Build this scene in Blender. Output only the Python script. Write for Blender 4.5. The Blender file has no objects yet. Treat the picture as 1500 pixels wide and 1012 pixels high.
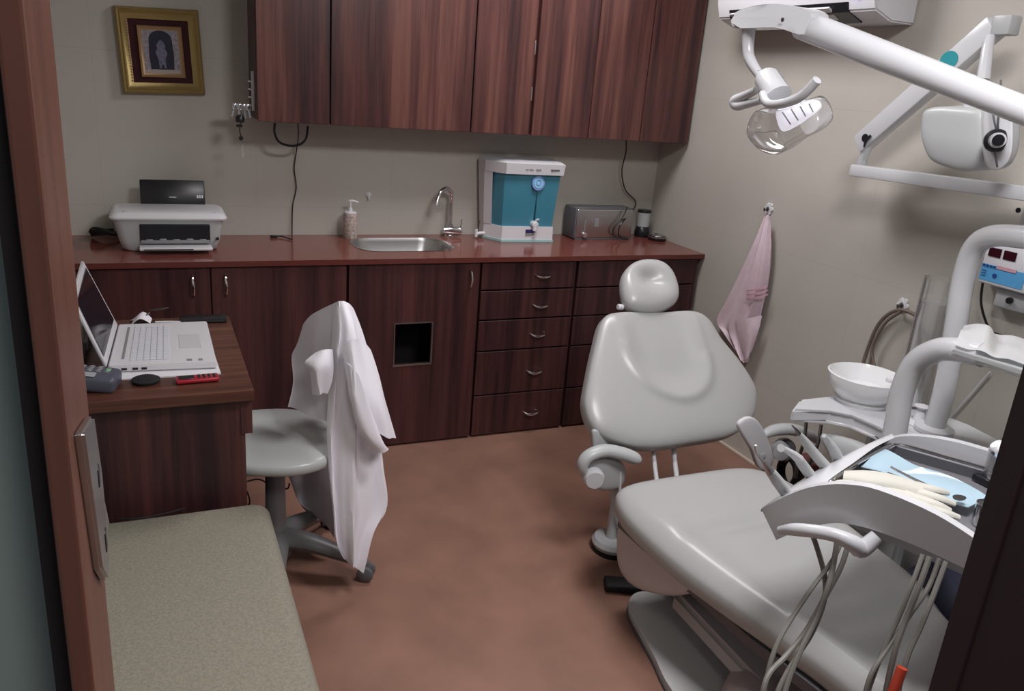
import bpy, bmesh, math, random
from mathutils import Vector, Matrix
random.seed(7)
C = bpy.context.scene.collection
V = Vector
# ---------------------------------------------------------------- camera
F, CAM = 1173.82, V((-2.4795, -3.6643, 1.5863))
PIT, ROLL, YAW = 1.254709, 0.081059, -0.437755
RM = Matrix.Rotation(YAW, 3, 'Z') @ Matrix.Rotation(PIT, 3, 'X') @ Matrix.Rotation(ROLL, 3, 'Z')
cd = bpy.data.cameras.new('camera'); co = bpy.data.objects.new('camera', cd); C.objects.link(co)
co.matrix_world = Matrix.Translation(CAM) @ RM.to_4x4()
cd.sensor_width = 36; cd.lens = F / 1500 * 36; cd.clip_start = .02
bpy.context.scene.camera = co
def ray(u, v): return RM @ V(((u-750)/F, -(v-506)/F, -1))
def at(u, v, ax, val):
    d = ray(u, v); t = (val-CAM[ax])/d[ax]; return CAM + t*d
def X(u, v, x): return at(u, v, 0, x)
def Y(u, v, y): return at(u, v, 1, y)
def Z(u, v, z): return at(u, v, 2, z)
def onp(u, v, p, n):
    d = ray(u, v); return CAM + d*((p-CAM).dot(n)/d.dot(n))
# ---------------------------------------------------------------- materials
def mat(name, col, rough=.5, metal=0, spec=.5, bump=0, bscale=200, trans=0, emit=None, es=0, var=0, vscale=5, alpha=1, coat=0, ior=1.45):
    m = bpy.data.materials.new(name); m.use_nodes = True; nt = m.node_tree; b = nt.nodes['Principled BSDF']
    b.inputs['Base Color'].default_value = (*col, 1); b.inputs['Roughness'].default_value = rough
    b.inputs['Metallic'].default_value = metal; b.inputs['Specular IOR Level'].default_value = spec
    b.inputs['Transmission Weight'].default_value = trans; b.inputs['Alpha'].default_value = alpha
    b.inputs['Coat Weight'].default_value = coat; b.inputs['IOR'].default_value = ior
    if emit: b.inputs['Emission Color'].default_value = (*emit, 1); b.inputs['Emission Strength'].default_value = es
    tc = nt.nodes.new('ShaderNodeTexCoord')
    if var:
        n = nt.nodes.new('ShaderNodeTexNoise'); n.inputs['Scale'].default_value = vscale; n.inputs['Detail'].default_value = 5
        nt.links.new(tc.outputs['Object'], n.inputs['Vector'])
        r = nt.nodes.new('ShaderNodeValToRGB')
        r.color_ramp.elements[0].position = .3; r.color_ramp.elements[1].position = .7
        r.color_ramp.elements[0].color = (*[c*(1-var) for c in col], 1); r.color_ramp.elements[1].color = (*[min(1, c*(1+var)) for c in col], 1)
        nt.links.new(n.outputs['Fac'], r.inputs['Fac']); nt.links.new(r.outputs['Color'], b.inputs['Base Color'])
    if bump:
        n = nt.nodes.new('ShaderNodeTexNoise'); n.inputs['Scale'].default_value = bscale; n.inputs['Detail'].default_value = 3
        nt.links.new(tc.outputs['Object'], n.inputs['Vector'])
        bp = nt.nodes.new('ShaderNodeBump'); bp.inputs['Strength'].default_value = bump; bp.inputs['Distance'].default_value = .002
        nt.links.new(n.outputs['Fac'], bp.inputs['Height']); nt.links.new(bp.outputs['Normal'], b.inputs['Normal'])
    return m
def wood(name, dark, mid, light, sc=(1, 1, 1), rough=.35, spec=.4):
    m = bpy.data.materials.new(name); m.use_nodes = True; nt = m.node_tree; b = nt.nodes['Principled BSDF']
    b.inputs['Roughness'].default_value = rough; b.inputs['Specular IOR Level'].default_value = spec
    g = nt.nodes.new('ShaderNodeNewGeometry')
    outs = []
    for k, (s, det) in enumerate(((9, 2), (45, 4), (170, 3))):
        mp = nt.nodes.new('ShaderNodeMapping'); mp.inputs['Scale'].default_value = [s*q if q == 1 else s*q for q in sc]
        nt.links.new(g.outputs['Position'], mp.inputs['Vector'])
        n = nt.nodes.new('ShaderNodeTexNoise'); n.inputs['Scale'].default_value = 1; n.inputs['Detail'].default_value = det
        n.inputs['Distortion'].default_value = .4 if k == 0 else 0
        nt.links.new(mp.outputs['Vector'], n.inputs['Vector']); outs.append(n.outputs['Fac'])
    a = nt.nodes.new('ShaderNodeMath'); a.operation = 'MULTIPLY_ADD'; a.inputs[1].default_value = .5
    nt.links.new(outs[0], a.inputs[0])
    c = nt.nodes.new('ShaderNodeMath'); c.operation = 'MULTIPLY'; c.inputs[1].default_value = .35; nt.links.new(outs[1], c.inputs[0])
    nt.links.new(c.outputs[0], a.inputs[2])
    d = nt.nodes.new('ShaderNodeMath'); d.operation = 'MULTIPLY_ADD'; d.inputs[1].default_value = .15
    nt.links.new(outs[2], d.inputs[0]); nt.links.new(a.outputs[0], d.inputs[2])
    r = nt.nodes.new('ShaderNodeValToRGB'); e = r.color_ramp.elements
    e[0].position = .38; e[0].color = (*dark, 1); e[1].position = .62; e[1].color = (*light, 1)
    x = e.new(.5); x.color = (*mid, 1)
    nt.links.new(d.outputs[0], r.inputs['Fac']); nt.links.new(r.outputs['Color'], b.inputs['Base Color'])
    return m
def wallmat(name, col):
    m = mat(name, col, .42, spec=.35, var=.05, vscale=2.5)
    nt = m.node_tree; b = nt.nodes['Principled BSDF']; src = b.inputs['Base Color'].links[0].from_socket
    g = nt.nodes.new('ShaderNodeNewGeometry'); sx = nt.nodes.new('ShaderNodeSeparateXYZ'); nt.links.new(g.outputs['Position'], sx.inputs[0])
    # faint joints between the big wall tiles: one level line each 0.6 m and upright joints each 0.6 m
    def line(sock, off, per, w):
        a = nt.nodes.new('ShaderNodeMath'); a.operation = 'ADD'; a.inputs[1].default_value = off; nt.links.new(sock, a.inputs[0])
        p = nt.nodes.new('ShaderNodeMath'); p.operation = 'PINGPONG'; p.inputs[1].default_value = per/2; nt.links.new(a.outputs[0], p.inputs[0])
        l = nt.nodes.new('ShaderNodeMath'); l.operation = 'LESS_THAN'; l.inputs[1].default_value = w; nt.links.new(p.outputs[0], l.inputs[0]); return l.outputs[0]
    l1 = line(sx.outputs['Z'], 10*.6-.985+.6, .6, .0012)
    s = nt.nodes.new('ShaderNodeMath'); s.operation = 'ADD'; nt.links.new(sx.outputs['X'], s.inputs[0]); nt.links.new(sx.outputs['Y'], s.inputs[1])
    l2 = line(s.outputs[0], 12.25, .6, .001)
    mx = nt.nodes.new('ShaderNodeMath'); mx.operation = 'MAXIMUM'; nt.links.new(l1, mx.inputs[0]); nt.links.new(l2, mx.inputs[1])
    f = nt.nodes.new('ShaderNodeMath'); f.operation = 'MULTIPLY'; f.inputs[1].default_value = .16; nt.links.new(mx.outputs[0], f.inputs[0])
    mm = nt.nodes.new('ShaderNodeMix'); mm.data_type = 'RGBA'; nt.links.new(f.outputs[0], mm.inputs['Factor']); nt.links.new(src, mm.inputs['A'])
    mm.inputs['B'].default_value = (*[c*.35 for c in col], 1); nt.links.new(mm.outputs['Result'], b.inputs['Base Color'])
    # woven look of the tile face
    n = nt.nodes.new('ShaderNodeTexNoise'); n.inputs['Scale'].default_value = 160; nt.links.new(g.outputs['Position'], n.inputs['Vector'])
    bp = nt.nodes.new('ShaderNodeBump'); bp.inputs['Strength'].default_value = .12; bp.inputs['Distance'].default_value = .003
    nt.links.new(n.outputs['Fac'], bp.inputs['Height']); nt.links.new(bp.outputs['Normal'], b.inputs['Normal'])
    return m
WALL = wallmat('wall_tile', (.49, .465, .42))
CEIL = mat('ceiling_paint', (.6, .6, .58), .8)
FLOOR = mat('floor_vinyl', (.255, .138, .102), .36, spec=.35, var=.13, vscale=6, bump=.05, bscale=60)
WOODC = wood('cabinet_wood', (.028, .012, .014), (.062, .023, .024), (.100, .037, .034), (1, 1, .035))
WOODU = wood('cabinet_wood_lit', (.036, .016, .017), (.090, .034, .030), (.16, .066, .052), (1, 1, .035), rough=.33)  # same cabinet wood, lightened to carry the stronger light on the uppers
WOODD = wood('desk_wood', (.05, .019, .013), (.10, .038, .024), (.16, .068, .04), (.05, 1, 1), rough=.35)
WOODB = wood('door_wood', (.075, .028, .018), (.115, .043, .028), (.15, .058, .038), (.6, .6, .03), rough=.4)
DARKF = mat('unlit_dark_door', (.022, .010, .013), .5)  # dark wood on the unlit side, lack of light put into the colour
GAP = mat('gap_shade', (.006, .004, .004), .8)  # near-black that stands in for shade inside gaps
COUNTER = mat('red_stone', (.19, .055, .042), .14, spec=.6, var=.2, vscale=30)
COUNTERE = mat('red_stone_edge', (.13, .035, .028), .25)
CHROME = mat('chrome', (.75, .75, .76), .14, metal=1)
STEEL = mat('brushed_steel', (.52, .52, .52), .3, metal=1)
DSTEEL = mat('dark_steel', (.22, .21, .21), .35, metal=1)
WHITE = mat('white_plastic', (.68, .68, .71), .3)
ENAMEL = mat('white_enamel', (.60, .61, .635), .22, coat=.3)
GREYW = mat('pale_grey_plastic', (.44, .455, .46), .35)
VINYL = mat('pale_grey_vinyl', (.40, .405, .40), .30, spec=.5, bump=.08, bscale=350)
STOOLV = mat('stool_vinyl', (.46, .48, .475), .28)
BLACK = mat('black_plastic', (.012, .012, .015), .3)
BLACKM = mat('black_matt', (.01, .01, .012), .7)
GREYD = mat('dark_grey_plastic', (.11, .11, .12), .4)
GREYM = mat('mid_grey_plastic', (.25, .25, .26), .4)
COAT = mat('white_cotton', (.80, .78, .84), .85, bump=.25, bscale=60)
PINK = mat('pink_terry', (.78, .63, .70), .95, bump=.8, bscale=260, var=.06, vscale=30)
SOFA = mat('sofa_fabric', (.25, .235, .185), .95, bump=.7, bscale=420, var=.16, vscale=160)
GOLD = mat('gold_frame', (.40, .30, .12), .4, metal=.6, bump=.4, bscale=120)
GOLD2 = mat('pale_gold', (.42, .27, .14), .45, metal=.4)
MAROON = mat('maroon_velvet', (.045, .010, .014), .9)
def glassmat(name, col=(1, 1, 1), a=.25, rough=.05):
    m = bpy.data.materials.new(name); m.use_nodes = True; nt = m.node_tree; nt.nodes.clear()
    o = nt.nodes.new('ShaderNodeOutputMaterial'); t = nt.nodes.new('ShaderNodeBsdfTransparent'); t.inputs[0].default_value = (*col, 1)
    g = nt.nodes.new('ShaderNodeBsdfGlossy'); g.inputs['Roughness'].default_value = rough
    d = nt.nodes.new('ShaderNodeBsdfDiffuse'); d.inputs[0].default_value = (*[min(1, c*.8) for c in col], 1)
    fr = nt.nodes.new('ShaderNodeLayerWeight'); fr.inputs[0].default_value = .35
    m1 = nt.nodes.new('ShaderNodeMixShader'); nt.links.new(fr.outputs['Facing'], m1.inputs[0]); nt.links.new(t.outputs[0], m1.inputs[1]); nt.links.new(g.outputs[0], m1.inputs[2])
    m2 = nt.nodes.new('ShaderNodeMixShader'); m2.inputs[0].default_value = a; nt.links.new(m1.outputs[0], m2.inputs[1]); nt.links.new(d.outputs[0], m2.inputs[2])
    nt.links.new(m2.outputs[0], o.inputs[0]); return m
GLASS = glassmat('clear_glass', (1, 1, 1), .04)
CLEARP = glassmat('clear_plastic', (.95, .95, .95), .12, .15)
PAPERP = glassmat('thin_plastic_film', (.95, .96, .97), .55, .3)
BLUEP = mat('blue_smoked_plastic', (.055, .23, .32), .15, spec=.6, coat=.4)
FROST = mat('frosted_glass', (.19, .24, .225), .35, spec=.5, var=.06, vscale=3)
# ---------------------------------------------------------------- mesh helpers
def world_off(p):
    o = V((0, 0, 0))
    while p: o += p.location; p = p.parent
    return o
def obj(name, bm, m, parent=None, smooth=True, base=True, sharp=40):
    bmesh.ops.remove_doubles(bm, verts=bm.verts, dist=1e-5)
    bmesh.ops.recalc_face_normals(bm, faces=bm.faces)
    me = bpy.data.meshes.new(name); o = bpy.data.objects.new(name, me); C.objects.link(o)
    if parent:
        o.parent = parent; off = world_off(parent)
    elif base:
        xs = [v.co.x for v in bm.verts]; ys = [v.co.y for v in bm.verts]; zs = [v.co.z for v in bm.verts]
        off = V(((min(xs)+max(xs))/2, (min(ys)+max(ys))/2, min(zs))); o.location = off
    else: off = V((0, 0, 0))
    bmesh.ops.translate(bm, verts=bm.verts, vec=-off)
    bm.to_mesh(me); bm.free()
    ms = m if isinstance(m, (list, tuple)) else [m]
    for q in ms: me.materials.append(q)
    if smooth:
        me.shade_smooth()
        try: me.set_sharp_from_angle(angle=math.radians(sharp))
        except Exception: pass
    return o
def tag(o, label=None, cat=None, group=None, kind=None):
    if label: o['label'] = label
    if cat: o['category'] = cat
    if group: o['group'] = group
    if kind: o['kind'] = kind
    return o
def thing(name, label, cat, loc, group=None):
    o = bpy.data.objects.new(name, None); C.objects.link(o); o.location = loc; o.empty_display_size = .1
    return tag(o, label, cat, group)
def struct(name, bm, m, smooth=False): return tag(obj(name, bm, m, None, smooth), kind='structure')
def B(): return bmesh.new()
def box(bm, x0, x1, y0, y1, z0, z1, bev=0, seg=2, M=None, mi=0):
    r = bmesh.ops.create_cube(bm, size=1); vs = r['verts']
    for v in vs: v.co = V((x0+(v.co.x+.5)*(x1-x0), y0+(v.co.y+.5)*(y1-y0), z0+(v.co.z+.5)*(z1-z0)))
    fs = list({f for v in vs for f in v.link_faces})
    if bev:
        es = list({e for v in vs for e in v.link_edges})
        rr = bmesh.ops.bevel(bm, geom=es, offset=bev, segments=seg, affect='EDGES', profile=.5)
        vs = list({v for f in rr['faces'] for v in f.verts}); fs = rr['faces']
    for f in fs: f.material_index = mi
    if M:
        for v in vs: v.co = M @ v.co
    return vs
def prism(bm, pts, vec, mi=0):
    a = [bm.verts.new(p) for p in pts]; b = [bm.verts.new(V(p)+V(vec)) for p in pts]; n = len(a)
    fs = [bm.faces.new(a), bm.faces.new(b[::-1])] + [bm.faces.new((a[i], b[i], b[(i+1) % n], a[(i+1) % n])) for i in range(n)]
    for f in fs: f.material_index = mi
def cat_pt(p0, p1, p2, p3, t):
    return .5*((2*p1)+(p2-p0)*t+(2*p0-5*p1+4*p2-p3)*t*t+(3*p1-p0-3*p2+p3)*t**3)
def cat(pts, n=6, closed=False):
    P = [V(p) for p in pts]; L = len(P); out = []
    for i in range(L if closed else L-1):
        if closed: q = [P[(i-1) % L], P[i], P[(i+1) % L], P[(i+2) % L]]
        else: q = [P[max(i-1, 0)], P[i], P[i+1], P[min(i+2, L-1)]]
        for k in range(n): out.append(cat_pt(*q, k/n))
    if not closed: out.append(P[-1])
    return out
def tube(bm, pts, r, seg=12, smooth=6, flat=1, mi=0, cap=True):
    """swept tube; r a number or one radius per control point; flat squashes the section"""
    if not isinstance(r, (list, tuple)): r = [r]*len(pts)
    if smooth:
        ctrl = [V((*p, )) for p in pts]; P = cat(ctrl, smooth)
        R = [q.x for q in cat([V((k, 0, 0)) for k in r], smooth)]
    else: P = [V(p) for p in pts]; R = list(r)
    rings = []; up = None
    for i, p in enumerate(P):
        t = (P[min(i+1, len(P)-1)]-P[max(i-1, 0)]).normalized()
        if up is None: up = V((0, 0, 1)) if abs(t.z) < .9 else V((0, 1, 0))
        s = t.cross(up).normalized(); up = s.cross(t).normalized()
        rings.append([bm.verts.new(p+(s*math.cos(a)+up*math.sin(a)*flat)*R[i]) for a in [2*math.pi*k/seg for k in range(seg)]])
    fs = []
    for a, b in zip(rings, rings[1:]):
        for k in range(seg): fs.append(bm.faces.new((a[k], a[(k+1) % seg], b[(k+1) % seg], b[k])))
    if cap: fs.append(bm.faces.new(rings[0])); fs.append(bm.faces.new(rings[-1][::-1]))
    for f in fs: f.material_index = mi
def lathe(bm, prof, o, axis=(0, 0, 1), seg=28, sx=1, sy=1, mi=0, closed=True):
    q = V((0, 0, 1)).rotation_difference(V(axis).normalized()).to_matrix(); o = V(o); rings = []
    for r, z in prof:
        if r < 1e-6: rings.append([bm.verts.new(o+q@V((0, 0, z)))])
        else: rings.append([bm.verts.new(o+q@V((r*math.cos(2*math.pi*k/seg)*sx, r*math.sin(2*math.pi*k/seg)*sy, z))) for k in range(seg)])
    for a, b in zip(rings, rings[1:]):
        for k in range(seg):
            k2 = (k+1) % seg
            if len(a) == 1 and len(b) == 1: continue
            if len(a) == 1: f = bm.faces.new((a[0], b[k2], b[k]))
            elif len(b) == 1: f = bm.faces.new((a[k], a[k2], b[0]))
            else: f = bm.faces.new((a[k], a[k2], b[k2], b[k]))
            f.material_index = mi
    if closed:
        for R in (rings[0], rings[-1]):
            if len(R) > 1: bm.faces.new(R).material_index = mi
def pillow(bm, outline, n, tf, tb, relief=None, rings=12, e=2.6, ctr=None, sm=5):
    """cushion over a closed outline: bulges tf along n and tb against it"""
    n = V(n).normalized(); O = cat(outline, sm, True) if sm else [V(p) for p in outline]
    c = V(ctr) if ctr else sum(O, V((0, 0, 0)))/len(O)
    def surf(sign, t):
        rs = []
        for k in range(rings+1):
            s = math.sin(math.pi/2*k/rings)
            if k == 0: rs.append([bm.verts.new(c+n*(sign*t)+(n*relief(c) if relief and sign > 0 else V((0, 0, 0))))]); continue
            h = t*(max(0, 1-s**e))**(1/e)
            row = []
            for p in O:
                q = c+(p-c)*s; w = sign*h
                if relief and sign > 0: w += relief(q)*(1-s**8)
                row.append(bm.verts.new(q+n*w))
            rs.append(row)
        return rs
    N = len(O)
    for sign, t in ((1, tf), (-1, tb)):
        rs = surf(sign, t)
        for a, b in zip(rs, rs[1:]):
            for k in range(N):
                k2 = (k+1) % N
                if len(a) == 1: bm.faces.new((a[0], b[k], b[k2]))
                else: bm.faces.new((a[k], a[k2], b[k2], b[k]))
def patch(bm, grid, n=6, thick=0, fold=None):
    """smooth cloth patch through a grid of points"""
    cols = [cat(r, n) for r in grid]; rows = list(zip(*cols)); G = [cat(list(r), n) for r in rows]   # G[col][row]
    if fold: G = [[p+fold(p, i/(len(G)-1), j/(len(c)-1)) for j, p in enumerate(c)] for i, c in enumerate(G)]
    W = [[bm.verts.new(p) for p in c] for c in G]; fs = []
    for a, b in zip(W, W[1:]):
        for k in range(len(a)-1): fs.append(bm.faces.new((a[k], a[k+1], b[k+1], b[k])))
    if thick:
        nr = {}
        for a in range(len(W)):
            for k in range(len(W[0])):
                e1 = W[min(a+1, len(W)-1)][k].co-W[max(a-1, 0)][k].co; e2 = W[a][min(k+1, len(W[0])-1)].co-W[a][max(k-1, 0)].co
                c = e1.cross(e2); nr[a, k] = c.normalized() if c.length > 1e-12 else V((0, 0, 0))
        W2 = [[bm.verts.new(W[a][k].co+nr[a, k]*thick) for k in range(len(W[0]))] for a in range(len(W))]
        na, nk = len(W), len(W[0])
        for a in range(na-1):
            for k in range(nk-1): bm.faces.new((W2[a][k], W2[a+1][k], W2[a+1][k+1], W2[a][k+1]))
        edge = [(a, 0) for a in range(na)]+[(na-1, k) for k in range(1, nk)]+[(a, nk-1) for a in range(na-2, -1, -1)]+[(0, k) for k in range(nk-2, 0, -1)]
        for (a, k), (c, l) in zip(edge, edge[1:]+edge[:1]): bm.faces.new((W[a][k], W[c][l], W2[c][l], W2[a][k]))
def frame_M(o, x, y, z):
    M = Matrix((V(x), V(y), V(z))).transposed().to_4x4(); M.translation = V(o); return M
# ---------------------------------------------------------------- room shell
CH = 2.55
b = B(); box(b, -3.6, .1, -4.6, .1, -.1, 0); struct('floor', b, FLOOR)
b = B(); box(b, -3.6, .1, -4.6, .1, CH, CH+.1); struct('ceiling', b, CEIL)
b = B(); box(b, -3.1, .1, 0, .1, 0, CH); struct('wall_back', b, WALL)
b = B(); box(b, 0, .1, -3.3, 0, 0, CH); struct('wall_right', b, WALL)
b = B(); box(b, -3.1, -3.0, -3.19, 0, 0, CH); struct('wall_left', b, WALL)
# front wall round the doorway: glazed panel at left, dark wooden partition at right with its shade in the colour
b = B(); box(b, -3.6, -2.552, -3.150, -3.140, .02, 2.25); struct('window_1', b, FROST)
b = B(); box(b, -1.662, .1, -3.3, -3.19, 0, CH); box(b, -3.6, -1.662, -3.3, -3.15, 2.25, CH)
struct('wall_front', b, DARKF)
# door post: wooden post with a stepped face and its lock plate
xi, yo, yi = -2.529, -3.189, -3.05
b = B(); box(b, -2.542, xi, yo, yi, 0, 2.25, .002); struct('trim_1', b, WOODB)
b = B(); box(b, -2.552, -2.542, yo+.012, yi, 0, 2.25); struct('post_gap_shade', b, GAP)  # solid dark strip standing for the shade between post and glass
b = B(); box(b, -1.667, -1.655, -3.20, -3.17, 0, 2.25, .002); struct('trim_3', b, DARKF)
b = B(); box(b, -.012, 0, -3.18, -.505, 0, .012, .002); struct('baseboard_right', b, mat('pale_skirting', (.55, .47, .38), .5))
# lock plate standing off the post
t = thing('lock_plate', 'steel lock plate screwed on the edge of the wooden door post', 'lock plate', (xi, -3.12, 1.25))
o1 = [X(104, 642, xi+.004), X(126, 621, xi+.004), X(133, 700, xi+.004), X(146, 775, xi+.004), X(137, 830, xi+.004), X(124, 770, xi+.004), X(112, 700, xi+.004)]
yA, yB = -3.160, -3.085
b = B(); prism(b, [V((xi-.001, y, z)) for y, z in ((-3.165, 1.368), (-3.085, 1.345), (-3.062, 1.29), (-3.062, 1.225), (-3.09, 1.215), (-3.13, 1.25))], (.007, 0, 0)); bmesh.ops.bevel(b, geom=b.edges[:], offset=.002, segments=2, affect='EDGES'); obj('plate', b, STEEL, t)
for y_, z_, h_ in ((-3.098, 1.305, .007), (-3.088, 1.248, .008)):
    b = B(); box(b, xi+.0055, xi+.0068, y_-.005, y_+.005, z_-h_, z_+h_, .0005, 1); obj('latch_hole', b, BLACK, t)
# ---------------------------------------------------------------- counter and base cabinets
YF, YC = -.50, -.514
def handle_h(x, z, t, w=.078, n=None):
    b = B(); pts = [(x-w/2, YF, z+.004), (x-w/2+.012, YF-.02, z), (x, YF-.027, z-.003), (x+w/2-.012, YF-.02, z), (x+w/2, YF, z+.004)]
    tube(b, pts, [.003, .0045, .0055, .0045, .003], 8, 6); return obj('handle', b, CHROME, t)
def handle_v(x, z, t, w=.085):
    b = B(); pts = [(x, YF, z+w/2), (x-.002, YF-.018, z+w/2-.012), (x, YF-.026, z), (x, YF-.018, z-w/2+.012), (x, YF, z-w/2)]
    tube(b, pts, [.003, .0045, .0055, .0045, .003], 8, 6); return obj('handle', b, CHROME, t)
def carcass(t, x0, x1, z1=.838, d=.475):
    b = B(); T = .016
    box(b, x0, x0+T, -d, -.002, .0, z1); box(b, x1-T, x1, -d, -.002, .0, z1); box(b, x0+T, x1-T, -d, -.002, .0, .03)
    box(b, x0+T, x1-T, -.02, -.002, .03, z1); box(b, x0+T, x1-T, -d, -d+.02, z1-.02, z1)
    return obj('carcass', b, WOODC, t, False)
def door(t, x0, x1, z0, z1, name='door', m=None, y0=YF, y1=-.478, hole=None):
    b = B(); g = .002
    if hole:
        hx0, hx1, hz0, hz1 = hole
        for q in ((x0+g, hx0, z0+g, z1-g), (hx1, x1-g, z0+g, z1-g), (hx0, hx1, z0+g, hz0), (hx0, hx1, hz1, z1-g)): box(b, q[0], q[1], y0, y1, q[2], q[3])
    else: box(b, x0+g, x1-g, y0, y1, z0+g, z1-g, .0015, 1)
    return obj(name, b, m or WOODC, t, False)
t = thing('base_cabinet', 'wide two-door base cabinet under the printer, partly behind the desk', 'cabinet', (-2.3, -.25, 0), 'dark wood base cabinets')
carcass(t, -2.96, -1.762)
d1 = door(t, -2.96, -2.283, .008, .836); handle_v(-2.346, .765, d1)
d2 = door(t, -2.283, -1.762, .008, .836); handle_v(-2.229, .765, d2)
t = thing('base_cabinet', 'single-door sink cabinet with a square opening low in its door', 'cabinet', (-1.46, -.25, 0), 'dark wood base cabinets')
carcass(t, -1.756, -1.180)
d1 = door(t, -1.756, -1.180, .008, .836, hole=(-1.556, -1.388, .386, .575)); handle_v(-1.225, .765, d1)
b = B(); fx = (-1.556, -1.388, .386, .575)
for q in ((fx[0]-.004, fx[1]+.004, fx[2]-.005, fx[2]+.004), (fx[1]-.003, fx[1]+.004, fx[2], fx[3]), (fx[0]-.002, fx[0]+.002, fx[2], fx[3]), (fx[0], fx[1], fx[3]-.002, fx[3]+.002)): box(b, q[0], q[1], YF-.004, YF+.01, q[2], q[3])
obj('opening_trim', b, STEEL, d1, False)
b = B(); box(b, fx[0]-.01, fx[1]+.01, -.30, -.29, .3, .62); obj('opening_shade', b, GAP, t, False)  # near-black sheet painted as the shade inside the cabinet
ZD = [.836, .706, .568, .421, .206, .004]
def drawers(x0, x1, hx, label):
    t = thing('drawer_cabinet', label, 'cabinet', ((x0+x1)/2, -.25, 0), 'dark wood base cabinets')
    carcass(t, x0, x1)
    for i in range(5):
        d = door(t, x0+.002, x1-.002, ZD[i+1]+.003, ZD[i], 'drawer'); hz = (ZD[i]+ZD[i+1])/2
        handle_h(hx, hz+(0, -.005, -.002, -.003, -.003)[i], d)
drawers(-1.174, -.702, -.875, 'five-drawer cabinet right of the sink cabinet, chrome bow handles in view')
drawers(-.696, -.022, -.345, 'five-drawer cabinet in the corner behind the dental headrest')
# worktop with the sink cut-out
sx0, sx1, sy0, sy1 = -1.675, -1.235, -.375, -.085
b = B()
def rrect(x0, x1, y0, y1, r, z, n=8):
    pts = []
    for cx, cy, a0 in ((x1-r, y1-r, 0), (x0+r, y1-r, 90), (x0+r, y0+r, 180), (x1-r, y0+r, 270)):
        for k in range(n+1):
            a = math.radians(a0+90*k/n); pts.append(V((cx+r*math.cos(a), cy+r*math.sin(a), z)))
    return pts
def ring_fill(bm, inner, outer):
    N = len(inner); a = [bm.verts.new(p) for p in inner]; o = [bm.verts.new(p) for p in outer]
    for k in range(N): bm.faces.new((a[k], a[(k+1) % N], o[(k+1) % N], o[k]))
    return a, o
inner = rrect(sx0, sx1, sy0, sy1, .10, .86); outer = rrect(-1.76, -1.15, YC, -.001, .001, .86)
N = len(inner); ai, oi = ring_fill(b, inner, outer)
lo = [b.verts.new(p-V((0, 0, .02))) for p in inner]
for k in range(N): b.faces.new((ai[k], lo[k], lo[(k+1) % N], ai[(k+1) % N]))
box(b, -2.97, -1.76, YC, -.001, .8385, .86); box(b, -1.15, -.001, YC, -.001, .8385, .86)
box(b, -1.76, -1.15, YC, YC+.02, .8385, .8595)
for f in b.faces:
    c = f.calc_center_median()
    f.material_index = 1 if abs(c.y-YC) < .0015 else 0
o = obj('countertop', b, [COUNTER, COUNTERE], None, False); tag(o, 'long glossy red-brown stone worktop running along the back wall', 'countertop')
b = B(); rings = []
for s, z in ((1.02, .8615), (.985, .861), (.95, .845), (.90, .76), (.78, .735), (.3, .73)):
    cx, cy = (sx0+sx1)/2, (sy0+sy1)/2
    rings.append([b.verts.new(V((cx+(p.x-cx)*s, cy+(p.y-cy)*s, z))) for p in inner])
for a, c in zip(rings, rings[1:]):
    for k in range(N): b.faces.new((a[k], c[k], c[(k+1) % N], a[(k+1) % N]))
b.faces.new(rings[-1])
t = thing('sink', 'oval-cornered steel sink set into the red worktop', 'sink', ((sx0+sx1)/2, (sy0+sy1)/2, .73))
obj('basin', b, STEEL, t); b = B(); lathe(b, [(0, 0), (.022, 0), (.022, .003), (.012, .004), (0, .004)], (-1.45, -.23, .731)); obj('drain', b, CHROME, t)
# faucet
fx0, fy0 = -1.165, -.045
t = thing('faucet', 'chrome swan-neck faucet behind the right end of the sink', 'faucet', (fx0, fy0, .86))
b = B(); lathe(b, [(.024, 0), (.024, .006), (.017, .012), (.017, .055), (.012, .06), (0, .06)], (fx0, fy0, .86)); tube(b, [(fx0-.035, fy0-.005, .89), (fx0, fy0-.005, .89), (fx0+.055, fy0-.01, .885)], [.015, .019, .017], 12, 3); obj('body', b, CHROME, t)
b = B(); pts = [(fx0+.0, fy0, .915), (fx0-.002, fy0, 1.02), (fx0-.008, fy0-.012, 1.068), (fx0-.04, fy0-.035, 1.093), (fx0-.078, fy0-.06, 1.078), (fx0-.098, fy0-.075, 1.035)]
tube(b, pts, .010, 12, 8); tube(b, [pts[-1], V(pts[-1])+V((-.003, -.004, -.016))], .013, 12, 0); obj('spout', b, CHROME, t)
b = B(); tube(b, [(fx0+.05, fy0-.01, .895), (fx0+.052, fy0-.012, .915), (fx0+.054, fy0-.014, .945)], [.006, .004, .004], 8, 3); obj('lever', b, CHROME, t)
# soap dispenser
sx, sy = -1.655, -.075
t = thing('soap_dispenser', 'speckled ceramic soap pump bottle at the left back corner of the sink', 'soap dispenser', (sx, sy, .86))
SPK = mat('speckled_ceramic', (.42, .34, .31), .35, var=.45, vscale=110)
b = B(); lathe(b, [(0, 0), (.030, 0), (.032, .006), (.032, .10), (.029, .112), (.016, .116), (0, .116)], (sx, sy, .86)); obj('bottle', b, SPK, t)
b = B(); lathe(b, [(0, 0), (.028, 0), (.026, .006), (.010, .008), (.009, .022), (.004, .024), (.004, .055), (0, .055)], (sx, sy, .974)); tube(b, [(sx-.006, sy, 1.026), (sx+.012, sy-.004, 1.028), (sx+.034, sy-.008, 1.022)], [.006, .005, .004], 8, 4); obj('pump', b, WHITE, t)
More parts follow.
